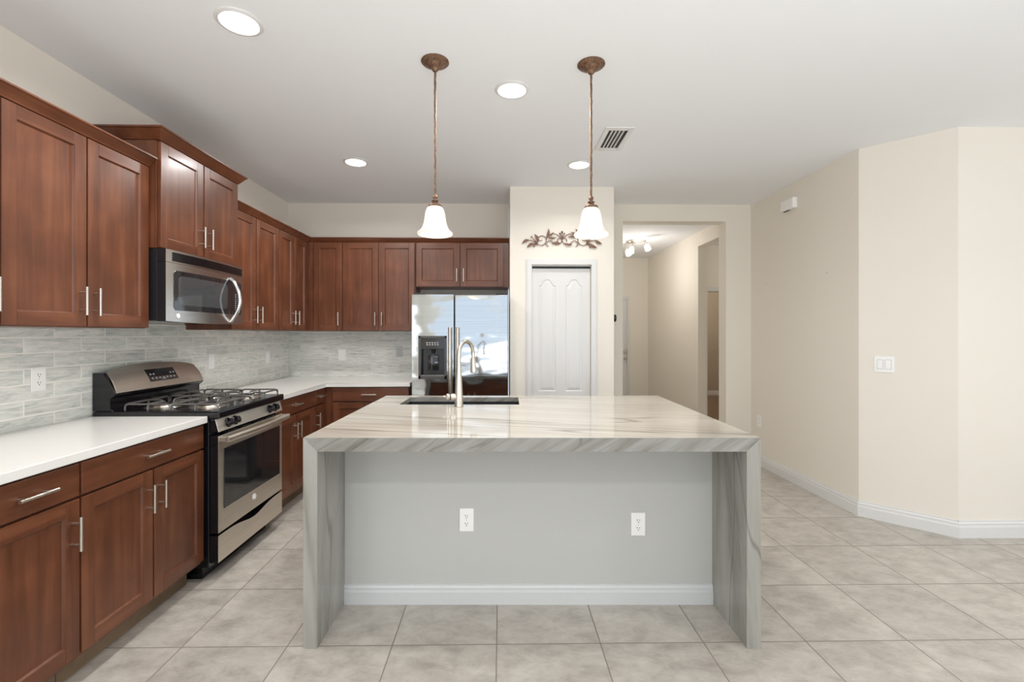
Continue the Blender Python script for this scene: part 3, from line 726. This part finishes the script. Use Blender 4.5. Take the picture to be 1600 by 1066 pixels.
# ------------------------------------------------------------------ microwave
MWt = thing('microwave_oven', 'stainless over-the-range microwave with bowed handle hanging above the gas range', 'microwave', (-2.04, (Y0+Y1)/2, 1.43))
my0, my1, mz0, mz1 = 2.568, 3.324, 1.436, 1.834
obj('microwave_body', MB().bx(-2.240, -1.885, my0, my1, mz0+.004, mz1, .003), M['black_matte'], MWt)
def bul(s_): return .022*(1-(2*s_-1)**2)
def curved(mb, s0, s1, z0, z1, x0, x1, n=24, corner=0, mi=0):
    """curved slab following the bulged front; x0..x1 are depths before the bulge"""
    b = mb.bm; r = []
    for i in range(n+1):
        s_ = s0+(s1-s0)*i/n; y = my0+(my1-my0)*s_; e = min(s_-s0, s1-s_)*(my1-my0)
        c = 0
        if corner and e < corner: c = corner-math.sqrt(max(0, corner**2-(corner-e)**2))
        dz = bul(s_)*.35
        r.append([b.verts.new((x0+bul(s_), y, z0+c-(dz if z0 < mz0+.01 else 0))), b.verts.new((x1+bul(s_), y, z0+c-(dz if z0 < mz0+.01 else 0))), b.verts.new((x1+bul(s_), y, z1-c)), b.verts.new((x0+bul(s_), y, z1-c))])
    for A_, B_ in zip(r, r[1:]):
        for i in range(4): f = b.faces.new([A_[i], A_[(i+1) % 4], B_[(i+1) % 4], B_[i]]); f.material_index = mi
    b.faces.new(r[0]); b.faces.new(list(reversed(r[-1]))); mb.sm = True; return mb
md = obj('microwave_door', two_tone(curved(MB(), 0, 1, mz0, 1.762, -1.884, -1.838), 0), [M['steel_mw'], M['black_matte']], MWt)
tp = obj('vent_panel', two_tone(curved(MB(), 0, 1, 1.764, mz1, -1.884, -1.838), 0), [M['steel_mw'], M['black_matte']], MWt)
vg = MB(); curved(vg, .06, .975, 1.772, 1.822, -1.8385, -1.8365, mi=0)
for k in range(4): curved(vg, .06, .975, 1.7755+k*.0125, 1.7815+k*.0125, -1.8365, -1.832)
obj('vent_grille', vg, M['black'], tp)
obj('door_window', curved(MB(), .07, .97, 1.497, 1.722, -1.8385, -1.8355, n=60, corner=.02), M['glass_black'], md)
M['mw_glass'] = flat('mesh_window_glass', (.06, .062, .065), .06, coat=.5)
obj('inner_window', curved(MB(), .11, .72, 1.530, 1.695, -1.8355, -1.8348, n=60, corner=.03), M['mw_glass'], md)
hp = []
for i in range(21):
    s_ = i/20; z = 1.447+(1.740-1.447)*s_; hp.append((-1.832+.062*math.sin(PI*s_)**.8+.012, 3.145, z))
obj('handle', MB().tube(hp, [.010+.004*math.sin(PI*i/20) for i in range(21)], 12), M['chrome'], md)
kp = MB()
for r_ in range(9):
    for c_ in range(3):
        s_ = .845+c_*.036; y = my0+(my1-my0)*s_; kp.box(FX, y, y+.010, 1.515+r_*.0145, 1.521+r_*.0145, -1.8357+bul(s_), -1.8347+bul(s_))
obj('keypad', kp, M['keys'], md)
badge(FL(-1.838+bul(.11)), my0+.085, 1.467, .0, .014, md, M['white_plastic'])
obj('underside_lamp', MB().bx(-2.2, -2.0, 2.75, 3.1, mz0, mz0+.0039), M['keys'], MWt)

# ------------------------------------------------------------------ refrigerator
FY = 4.22
Fg = thing('refrigerator', 'side-by-side stainless steel refrigerator with ice and water dispenser in its door', 'refrigerator', (-.36, 4.55, 0))
fx0, fx1, fxm = -.806, .070, -.424
obj('fridge_body', MB().bx(fx0+.006, fx1-.006, FY+.075, 4.915, .03, 1.715, .004).bx(fx0+.03, fx1-.03, FY+.1, 4.85, 0, .03), flat('fridge_grey', (.16, .16, .16), .45), Fg)
FF = FB(FY)
def fdoor(u0, u1, hole=None):
    mb = MB(); th = -.07
    if not hole: mb.box(FF, u0, u1, .07, 1.724, th, 0, .008, seg=3)
    else:
        a, b, c, d = hole
        mb.box(FF, u0, a, .07, 1.724, th, 0); mb.box(FF, b, u1, .07, 1.724, th, 0); mb.box(FF, a, b, .07, c, th, 0); mb.box(FF, a, b, d, 1.724, th, 0)
        bmesh.ops.remove_doubles(mb.bm, verts=mb.bm.verts[:], dist=1e-5)
    return mb
hole = (-.738, -.500, .972, 1.332)
d1 = obj('door', fdoor(fx0, fxm-.004, hole), M['steel_fr'], Fg)
d2 = obj('door', fdoor(fxm+.004, fx1), M['steel_fr'], Fg)
def fhandle(u, parent):
    mb = MB(); pts = [FF(u, .70+(1.425-.70)*i/20, .052+.008*math.sin(PI*i/20)) for i in range(21)]
    mb.tube(pts, .0145, 14)
    for v in (.73, 1.39): mb.tube([FF(u, v, 0), FF(u, v, .052)], .011, 10)
    return obj('handle', mb, M['nickel'], parent)
fhandle(-.458, d1); fhandle(-.390, d2)
ds = MB(); a, b, c, d = -.748, -.490, .955, 1.348
fr_ = .022
ds.box(FF, a, a+fr_, c, d, -.005, .006, .003).box(FF, b-fr_, b, c, d, -.005, .006, .003).box(FF, a, b, d-fr_, d, -.005, .006, .003).box(FF, a, b, c, c+fr_+.01, -.005, .006, .003)
dsp = obj('dispenser', ds, flat('dispenser_frame', (.075, .07, .065), .35), d1)
mb = MB().box(FF, hole[0]+.001, hole[1]-.001, hole[2]+.001, hole[3]-.001, -.069, -.064).box(FF, hole[0]+.001, hole[0]+.006, hole[2], hole[3], -.064, -.005).box(FF, hole[1]-.006, hole[1]-.001, hole[2], hole[3], -.064, -.005)
obj('recess', mb, M['black'], dsp)
mb = MB().box(FF, hole[0]+.004, hole[1]-.004, 1.225, 1.330, -.06, -.001, .004)
cpn = obj('dispenser_panel', mb, M['glass_black'], dsp)
mb = MB()
for k in range(5):
    for j in range(2): mb.box(FF, -.675+k*.024, -.662+k*.024, 1.262+j*.018, 1.272+j*.018, -.0009, .0002)
obj('keypad', mb, M['keys'], cpn)
obj('screen', MB().box(FF, -.66, -.60, 1.305, 1.320, -.0009, .0002), M['lcd'], cpn)
mb = MB(); mb.lathe(FF(-.619, 1.225, -.03), (0, 0, -1), [(.018, 0), (.014, .02), (.01, .04), (0, .041)], 18); mb.box(FF, -.665, -.573, 1.03, 1.17, -.055, -.045, .006)
obj('paddle', mb, M['glass_black'], dsp)
obj('drip_tray', MB().box(FF, hole[0]+.01, hole[1]-.01, .978, .99, -.06, -.006, .002), M['iron'], dsp)
for u0, u1 in ((fx0+.01, fx0+.11), (fx1-.11, fx1-.01)): obj('hinge_cover', MB().box(FF, u0, u1, 1.716, 1.738, -.16, -.03, .004), M['black_matte'], Fg)

# ------------------------------------------------------------------ island
ixl, ixr, iyf, iyb = -.885, 1.099, 2.006, 3.385
sx0, sx1, sy0, sy1 = -.690, .077, 2.955, 3.290
FI0 = Fr((0, 0, 0), RI.to_3x3() @ Vector((1, 0, 0)), RI.to_3x3() @ Vector((0, 1, 0)))    # (u=x, v=z, n=y)
I = thing('kitchen_island', 'large kitchen island with veined stone waterfall top and white front panel', 'kitchen island', RI @ Vector((.107, 2.7, 0)))
TZ, TB, TT = .914, .854, .061
mb = MB()
trap = [(ixl, TZ), (ixr, TZ), (ixr-TT, TB), (ixl+TT, TB)]
FI0n = FI0
mb.prism(FI0, trap, iyf, iyf+.03, mi=1)
TS = TZ-.03
thin = [(ixl, TZ), (ixr, TZ), (ixr-.0305, TS), (ixl+.0305, TS)]
mb.prism(FI0, thin, iyf+.03, sy0); mb.prism(FI0, thin, sy1, iyb-.03); mb.prism(FI0, trap, iyb-.03, iyb)
mb.prism(FI0, [(ixl, TZ), (sx0, TZ), (sx0, TS), (ixl+.0305, TS)], sy0, sy1); mb.prism(FI0, [(sx1, TZ), (ixr, TZ), (ixr-.0305, TS), (sx1, TS)], sy0, sy1)
bmesh.ops.remove_doubles(mb.bm, verts=mb.bm.verts[:], dist=1e-5)
for f in mb.bm.faces:
    f.normal_update()
    c_ = f.calc_center_median()
    f.material_index = 0 if (c_.z > TZ-.001) else 1
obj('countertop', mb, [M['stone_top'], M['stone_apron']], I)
for s_, (a, b) in enumerate(((ixl, ixl+TT), (ixr-TT, ixr))):
    pts = [(a, 0), (b, 0), (b, TB), (a, TZ)] if s_ == 0 else [(a, 0), (b, 0), (b, TZ), (a, TB)]
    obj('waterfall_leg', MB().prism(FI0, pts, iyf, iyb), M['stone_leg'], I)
PYI = 2.345
obj('front_panel', MB().prism(FI0, [(ixl+TT+.0005, 0), (ixr-TT-.0005, 0), (ixr-TT-.0005, TS-.0005), (ixl+TT+.0005, TS-.0005)], PYI, PYI+.1), M['panel_shaded'], I)
obj('baseboard', baseboard('', FI(PYI), ixl+TT+.001, ixr-TT-.001, .100), M['island_trim_shaded'], I)
# carcass beyond the panel, left open below the sink
mb = MB().box(FI0, ixl+TT+.001, sx0-.03, .1, TB-.001, PYI+.1, iyb-.04).box(FI0, sx1+.03, ixr-TT-.001, .1, TB-.001, PYI+.1, iyb-.04)
mb.box(FI0, sx0-.03, sx1+.03, .1, .62, PYI+.1, iyb-.055).box(FI0, sx0-.03, sx1+.03, .62, TB-.001, iyb-.055, iyb-.04)
obj('cabinet_body', mb, M['wood_v'], I)
FK = Fr(RI @ Vector((0, iyb-.04, 0)), RI.to_3x3() @ Vector((1, 0, 0)), RI.to_3x3() @ Vector((0, 1, 0)))
edges = [ixl+TT+.004, -.36, .09, .57, ixr-TT-.004]
for i in range(4):
    d = shaker(FK, edges[i]+G, edges[i+1]-G, .13, .70, .001, I, M['wood_x'])
    pull(FK, edges[i+1]-.04 if i % 2 == 0 else edges[i]+.04, .60, .13, True, .02, d)
    obj('drawer', MB().box(FK, edges[i]+G, edges[i+1]-G, .71, .845, .001, .020, .003), M['wood_x'], I)
# sink
S = thing('kitchen_sink', 'dark undermount sink set into the island top behind the faucet', 'sink', RI @ Vector(((sx0+sx1)/2, (sy0+sy1)/2, .66)))
mb = MB(); e_ = .006; zz = TS-.001; bz = .665
mb.box(FI0, sx0-.02, sx1+.02, bz-.004, bz, sy0-.02, sy1+.02)
mb.box(FI0, sx0-.02, sx0-e_, bz, zz, sy0-.02, sy1+.02).box(FI0, sx1+e_, sx1+.02, bz, zz, sy0-.02, sy1+.02).box(FI0, sx0-e_, sx1+e_, bz, zz, sy0-.02, sy0-e_).box(FI0, sx0-e_, sx1+e_, bz, zz, sy1+e_, sy1+.02)
obj('basin', mb, M['steel_sink'], S)
mb = MB(); mb.lathe(FI0((sx0+sx1)/2, bz+.0002, (sy0+sy1)/2), (0, 0, 1), [(.045, 0), (.045, .002), (.034, .003), (.03, .001), (0, .001)], 28)
obj('drain', mb, M['chrome'], S)
# faucet
T_ = thing('kitchen_faucet', 'tall brushed nickel gooseneck pull-down faucet beside the island sink', 'faucet', FI0(-.300, .914, 2.865))
fb = Vector(FI0(-.300, .9142, 2.865)); Z = Vector((0, 0, 1))
mb = MB(); mb.lathe(fb, Z, [(.028, 0), (.029, .004), (.0265, .008), (.0255, .06), (.0245, .075), (.020, .16), (.0155, .22), (.0135, .27)], 28)
obj('faucet_body', mb, M['nickel'], T_)
dirn = (RI.to_3x3() @ Vector((.50, .866, 0))).normalized(); rr_ = .078
top0 = fb+Z*.27; pts = [top0, top0+Z*.03]; cc = top0+Z*.055+dirn*rr_
for k in range(0, 19):
    t_ = PI-PI*k/18*1.0; pts.append(cc+dirn*(rr_*math.cos(t_))+Z*(rr_*math.sin(t_)))
for k in (.015, .03): pts.append(cc+dirn*rr_-Z*k)
obj('spout', MB().tube(pts, .0125, 16), M['nickel'], T_)
hh = cc+dirn*(rr_)-Z*.03
mb = MB(); mb.lathe(hh, -Z+dirn*.06, [(.0135, 0), (.0145, .006), (.016, .03), (.020, .07), (.0205, .092), (.018, .095), (0, .096)], 24)
obj('spray_head', mb, M['nickel'], T_)
hd_ = (RI.to_3x3() @ Vector((-1, -.05, 0.03))).normalized(); h0 = fb+Z*.062
mb = MB(); mb.lathe(h0, hd_, [(.019, .012), (.020, .020), (.020, .052), (.0165, .055), (.0165, .060), (.0185, .062), (.0175, .072), (.010, .080), (.006, .082), (.005, .096), (0, .097)], 24)
hnd = obj('handle', mb, M['nickel'], T_)
obj('seal_ring', MB().lathe(h0, hd_, [(.0205, .047), (.0212, .048), (.0212, .052), (.0205, .053)], 24), M['black'], hnd)

# ------------------------------------------------------------------ outlets and switches
def plate(label, F, u, v, kind, mat=None, w=.072, h=.117, group=None):
    mat = mat or M['white_plastic']
    nmx = 'light_switch' if 'switch' in kind else 'electrical_outlet'
    t = thing(nmx, label, 'light switch' if 'switch' in kind else 'outlet', F(u, v-h/2, 0), group)
    obj('cover_plate', MB().box(F, u-w/2, u+w/2, v-h/2, v+h/2, .0004, .006, .0025), mat, t)
    if kind == 'outlet':
        for s in (-1, 1):
            mb = MB(); pts = []
            for k in range(24):
                a = 2*PI*k/24; pts.append((u+.0165*max(-1, min(1, 1.0*math.cos(a))), v+s*.0195+max(-.0125, min(.0125, .0165*math.sin(a)))))
            mb.prism(F, pts, .006, .0078)
            r = obj('receptacle', mb, mat, t)
            sl = MB().box(F, u-.0075, u-.0048, v+s*.0195-.001, v+s*.0195+.0075, .0078, .0081).box(F, u+.0048, u+.0072, v+s*.0195-.001, v+s*.0195+.006, .0078, .0081)
            sl.lathe(F(u, v+s*.0195-.0075, .0078), F.n, [(.0026, 0), (.0026, .0003), (0, .0003)], 10)
            obj('slot', sl, M['dark_slot'], r)
        obj('screw', MB().lathe(F(u, v, .006), F.n, [(.0028, 0), (.0025, .0008), (0, .001)], 10), M['nickel'], t)
    elif kind == 'blank_switch':
        obj('rocker', MB().box(F, u-.0165, u+.0165, v-.033, v+.033, .006, .009, .001), mat, t)
    elif kind == 'double_switch':
        for du in (-.023, .023):
            obj('rocker_surround', MB().box(F, u+du-.0185, u+du+.0185, v-.035, v+.035, .006, .0064), M['plate_gap'], t)
            obj('rocker', MB().box(F, u+du-.0165, u+du+.0165, v-.033, v+.033, .006, .0095, .001), mat, t)
    return t
FLs = FL(XL+.0085); FBs = FB(YB-.0085)
plate('white duplex outlet on the tile wall above the near counter', FLs, 2.274, 1.146, 'outlet')
plate('white switch plate on the tile wall just past the range', FLs, 3.615, 1.154, 'blank_switch')
plate('white switch plate on the left tile wall nearest the corner', FLs, 4.485, 1.144, 'blank_switch')
plate('white plate on the back wall tile below the corner cabinet', FBs, -1.680, 1.148, 'blank_switch', h=.122, w=.080)
plate('grey outlet blending into the back wall tile beside the refrigerator', FBs, -1.075, 1.180, 'outlet', flat('grey_plastic', (.52, .54, .52), .4))
plate('white duplex outlet on the island front panel, the one near the middle', FI(PYI), -.206, .424, 'outlet')
plate('white duplex outlet on the island front panel, by the right waterfall leg', FI(PYI), .662, .402, 'outlet')
plate('white double rocker light switch on the diagonal cream wall', FD, .149, 1.143, 'double_switch', w=.116)
plate('small white outlet low on the cream wall behind the island', FR(XR), 4.775, .46, 'outlet')
# door chime, thermostat, nail holes
t = thing('door_chime', 'small white chime box high on the right cream wall', 'door chime', (XR-.03, 4.25, 2.5))
bx = obj('chime_box', MB().box(FR(XR), 4.155, 4.345, 2.512, 2.612, .0004, .045, .008), M['white_plastic'], t)
obj('grille', MB().box(FR(XR), 4.24, 4.325, 2.5105, 2.516, .012, .034), M['dark_slot'], t)
t = thing('thermostat', 'round black thermostat seen edge-on at the pantry corner', 'thermostat', (1.085, 4.425, 1.48))
mb = MB(); mb.lathe((1.0704, 4.425, 1.517), (1, 0, 0), [(.032, 0), (.036, .004), (.036, .028), (.032, .033), (.02, .035), (0, .035)], 28)
tb = obj('dial', mb, M['black'], t)
obj('wall_ring', MB().lathe((1.0702, 4.425, 1.517), (1, 0, 0), [(.041, 0), (.041, .0015), (.0395, .002)], 28), M['nickel'], t)
for y, z, l in ((3.78, 1.872, 'tiny dark nail hole in the right wall, the one nearer the diagonal wall'), (4.654, 1.878, 'tiny dark nail hole in the right wall, the one nearer the hall opening')):
    mb = MB(); mb.lathe((XR-.0002, y, z), (-1, 0, 0), [(.006, 0), (.005, .0012), (0, .0014)], 12)
    tag(obj('wall_anchor', mb, M['keys']), l, 'wall anchor')

# ------------------------------------------------------------------ scrolled leaf decoration over the pantry door
SCR = 4.36/723.4
def sp_(u, v, n=0.012):   # sketch coordinates of the scroll, laid on the pantry wall in metres
    x = .578+(u-778)*.000603; z = 2.2535-(v-345)*.000603
    return Vector((x, PY-n, z))
def crm(P, k=6):
    P = [Vector((p[0], p[1])) for p in P]; out = []
    for i in range(len(P)-1):
        p0 = P[max(0, i-1)]; p1 = P[i]; p2 = P[i+1]; p3 = P[min(len(P)-1, i+2)]
        for j in range(k):
            t_ = j/k; out.append(.5*((2*p1)+(-p0+p2)*t_+(2*p0-5*p1+4*p2-p3)*t_**2+(-p0+3*p1-3*p2+p3)*t_**3))
    out.append(P[-1]); return out
t = thing('wall_scroll', 'bronze metal leaf and scroll decoration on the wall above the pantry door', 'wall decoration', (.578, PY-.012, 2.14))
stems = [[(255, 357), (300, 362), (345, 378), (390, 412), (440, 437), (490, 425), (524, 385), (532, 335), (505, 300), (455, 287), (412, 312), (412, 352), (440, 364), (466, 350)],
         [(528, 345), (560, 292), (605, 262), (660, 255), (715, 280), (755, 318), (778, 345)],
         [(568, 455), (540, 430), (542, 388), (585, 364), (630, 383), (650, 410), (700, 425), (748, 402), (774, 370), (778, 345)],
         [(716, 380), (703, 352), (728, 326), (762, 330), (778, 345)],
         [(340, 408), (380, 412), (430, 434)], [(300, 303), (330, 340), (400, 405)], [(340, 450), (360, 425), (400, 425)], [(745, 252), (765, 300), (778, 340)]]
mb = MB()
for mir in (0, 1):
    for P_ in stems:
        mb.tube([sp_(1556-p.x if mir else p.x, p.y) for p in crm(P_)], .0036, 7)
mb.tube([sp_(778, 235), sp_(778, 345)], .003, 7)
for u in (520, 1036): mb.tube([sp_(u, 420, .0), sp_(u, 420, .012)], .003, 6)
obj('scroll_stem', mb, M['copper_leaf'], t)
leaves = [((265, 352), (150, 410), .36), ((352, 408), (228, 470), .36), ((402, 392), (345, 258), .34), ((538, 310), (566, 172), .30), ((552, 290), (648, 228), .28), ((556, 312), (692, 312), .26), ((752, 404), (610, 418), .26)]
def leaf(p, q_, wd):
    mb = MB(); p = Vector(p); q_ = Vector(q_); d = q_-p; L_ = d.length; nrm = Vector((-d.y, d.x))/L_; k = 12; rows = []
    for i in range(k+1):
        s = i/k; c = p+d*s+nrm*(L_*.10*math.sin(PI*s)); wv = L_*wd*.5*math.sin(PI*s**.8)**.9 if 0 < i < k else 1.2
        cup = .007*math.sin(PI*s)
        rows.append([mb.bm.verts.new(sp_(*(c-nrm*wv), .012+cup)), mb.bm.verts.new(sp_(*c, .016+.3*cup)), mb.bm.verts.new(sp_(*(c+nrm*wv), .012+cup)), mb.bm.verts.new(sp_(*c, .0135+.3*cup))])
    for A_, B_ in zip(rows, rows[1:]):
        for i in range(4): mb.bm.faces.new([A_[i], A_[(i+1) % 4], B_[(i+1) % 4], B_[i]])
    mb.bm.faces.new(rows[0]); mb.bm.faces.new(list(reversed(rows[-1]))); mb.sm = True; return mb
for mir in (0, 1):
    for a, b, wd in leaves:
        f_ = (lambda p: (1556-p[0], p[1])) if mir else (lambda p: p)
        obj('leaf', leaf(f_(a), f_(b), wd), M['copper_leaf'], t)
for u, v, r in ((300, 303, .0075), (1256, 303, .0075), (340, 450, .0075), (1216, 465, .0075), (778, 228, .0105), (745, 250, .008), (812, 252, .008)):
    mb = MB(); mb.lathe(sp_(u, v, .004), (0, -1, 0), [(0, 0), (r*.7, r*.3), (r, r), (r*.7, r*1.7), (0, r*2)], 14); obj('berry', mb, M['copper_leaf'], t)

# ------------------------------------------------------------------ ceiling things
def can(x, y, label):
    t = thing('recessed_light', label, 'ceiling light', (x, y, C-.012), 'recessed ceiling lights')
    mb = MB(); mb.lathe((x, y, C-.0003), (0, 0, -1), [(.098, 0), (.098, .003), (.090, .008), (.080, .009), (.077, .004), (.077, .0005)], 40, cap=False)
    obj('trim_ring', mb, M['trim'], t)
    mb = MB(); mb.lathe((x, y, C-.001), (0, 0, -1), [(.077, 0), (.076, .004), (.05, .007), (0, .008)], 40)
    obj('lens', mb, M['can_glow'], t)
    l = area('recessed_lamp', (x, y, C-.02), (0, 0, 0), .14, .14, K_CAN, (1, .985, .965), 'DISK', 2.9)
    return t
CANS = [(-1.163, 2.077, 'recessed ceiling light nearest the wall cabinets, top left of the picture'), (.064, 2.63, 'recessed ceiling light between the two pendants'),
        (-1.168, 3.752, 'recessed ceiling light toward the corner cabinets, beyond the left pendant'), (.643, 3.783, 'recessed ceiling light near the pantry, behind the right pendant rod')]
c0 = can(*CANS[0])
for x, y, lb in CANS[1:]:
    c = copy_tree(c0); c.location = (x, y, C-.012); c['label'] = lb
    area('recessed_lamp', (x, y, C-.02), (0, 0, 0), .14, .14, K_CAN*(.25 if y > 3.77 else 1), (1, .985, .965), 'DISK', 2.4 if y > 3.77 else 2.9)
for x, y in ((-1.1, -.6), (.6, -.6), (3.2, .6)): area('recessed_lamp', (x, y, C-.02), (0, 0, 0), .14, .14, K_CAN, (1, .985, .965), 'DISK', 2.5)  # extra lamps out of view, added for brightness, without fittings
# pendants
def pendant(x, y, label):
    t = thing('pendant_light', label, 'pendant light', (x, y, C), 'pendant lights over the island')
    mb = MB(); mb.lathe((x, y, C-.0004), (0, 0, -1), [(.070, 0), (.071, .004), (.066, .009), (.045, .016), (.040, .022), (.030, .030), (.018, .035), (.016, .045), (.010, .052), (.006, .055)], 36)
    obj('canopy', mb, M['bronze'], t)
    zr = 2.075
    pts = [(x+.0008*math.sin(i*2.1), y, C-.05-(C-.05-zr)*i/30) for i in range(31)]
    obj('rod', MB().tube(pts, [.0052+(.0008 if i % 2 else 0) for i in range(31)], 10), M['bronze'], t)
    mb = MB(); mb.lathe((x, y, zr), (0, 0, -1), [(.006, 0), (.011, .005), (.013, .014), (.008, .022), (.009, .026), (.018, .030), (.016, .036), (.011, .040), (.020, .047), (.033, .052), (.036, .058), (.035, .064), (.030, .066)], 30)
    obj('socket_cap', mb, M['bronze'], t)
    z0 = zr-.060
    prof = [(.030, 0), (.038, .008), (.046, .022), (.0505, .042), (.0535, .065), (.057, .085), (.062, .102), (.069, .117), (.077, .126), (.0875, .134), (.0895, .140), (.086, .146)]
    inner = [(r-.003, h) for r, h in reversed(prof)]
    mb = MB(); mb.lathe((x, y, z0), (0, 0, -1), prof+inner, 48, cap=False)
    obj('lamp_shade', mb, M['shade'], t)
    mb = MB(); mb.lathe((x, y, z0-.018), (0, 0, -1), [(.010, 0), (.013, .02), (.022, .040), (.026, .058), (.020, .075), (0, .083)], 20)
    obj('bulb', mb, M['bulb'], t)
    l = bpy.data.lights.new('pendant_lamp', 'POINT'); l.energy = K_PEND; l.color = (1, .9, .78); l.shadow_soft_size = .03
    o = bpy.data.objects.new('pendant_lamp', l); COL.objects.link(o); o.location = (x, y, z0-.118)
    return t
p0 = pendant(-.334, 2.365, 'bronze pendant light with bell glass shade, the one nearer the wall cabinets')
p1 = copy_tree(p0); p1.location = (.466, 2.378, C); p1['label'] = 'bronze pendant light with bell glass shade, the one in front of the pantry scroll'
l2 = bpy.data.objects.new('pendant_lamp', bpy.data.lights['pendant_lamp']); COL.objects.link(l2); l2.location = (.466, 2.378, 2.075-.06-.118)
# air vent
t = thing('ceiling_vent', 'white rectangular ceiling air vent with dark slots, behind the right pendant', 'air vent', (.803, 3.275, C-.01))
vx0, vx1, vy0, vy1 = .738, .868, 3.135, 3.437; ox0, ox1, oy0, oy1 = .705, .901, 3.09, 3.478
mb = MB().bx(ox0, vx0, oy0, oy1, C-.008, C-.0003, .002).bx(vx1, ox1, oy0, oy1, C-.008, C-.0003, .002).bx(vx0, vx1, oy0, vy0, C-.008, C-.0003, .002).bx(vx0, vx1, vy1, oy1, C-.008, C-.0003, .002)
obj('frame', mb, M['trim'], t)
obj('backing', MB().bx(vx0, vx1, vy0, vy1, C-.0015, C-.0003), M['dark_slot'], t)
for k in range(4):
    x = vx0+.026*(k+1)-.002; mb = MB(); pan(mb, [(x-.0045, C-.0016), (x-.0025, C-.0016), (x+.0035, C-.009), (x+.0015, C-.009)], vy0, vy1); obj('louvre', mb, M['trim'], t)
# hall track light
t = thing('track_light', 'nickel ceiling light with four glowing white glass heads in the hall', 'ceiling light', (1.93, 6.9, C))
mb = MB(); mb.lathe((1.93, 6.9, C-.0004), (0, 0, -1), [(.065, 0), (.065, .012), (.055, .022), (.012, .026), (.010, .06), (0, .061)], 28)
obj('canopy', mb, M['nickel'], t)
pts = [(1.93+.26*(s-.5)*1.0+.03*math.sin(6.28*s), 6.9-.62*(s-.5), C-.055) for s in [i/20 for i in range(21)]]
obj('track_arm', MB().tube(pts, .008, 10), M['nickel'], t)
for i, s in enumerate((.0, .33, .67, 1.0)):
    p = Vector(pts[int(s*20)])
    ax = Vector((.25*(1 if i % 2 else -1), -.35, -1)).normalized()
    mb = MB(); mb.lathe(p, ax, [(.008, 0), (.008, .04), (.026, .045), (.028, .07)], 16); mb.cyl(p+Vector((0, 0, .012)), (0, 0, -1), .014, .024, 14)
    sk = obj('socket', mb, M['nickel'], t)
    mb = MB(); mb.lathe(p, ax, [(.030, .068), (.038, .09), (.042, .15), (.036, .155), (0, .155)], 20)
    obj('glass_shade', mb, M['head_glow'], sk)
l = bpy.data.lights.new('hall_lamp', 'POINT'); l.energy = K_HALL; l.color = (1, .95, .9); l.shadow_soft_size = .12
o = bpy.data.objects.new('hall_lamp', l); COL.objects.link(o); o.location = (1.93, 6.7, 2.25)
l = bpy.data.lights.new('side_room_lamp', 'POINT'); l.energy = K_HALL*.6; l.color = (1, .94, .86); l.shadow_soft_size = .12
o = bpy.data.objects.new('side_room_lamp', l); COL.objects.link(o); o.location = (3.9, 6.2, 2.5)
l = bpy.data.lights.new('den_lamp', 'POINT'); l.energy = K_HALL*1.5; l.color = (1, .94, .86); l.shadow_soft_size = .12
o = bpy.data.objects.new('den_lamp', l); COL.objects.link(o); o.location = (4.2, 8.8, 2.5)
for o in bpy.data.objects:
    if o.parent is None and o.type == 'MESH' and 'kind' not in o and 'label' not in o: print('UNTAGGED', o.name)
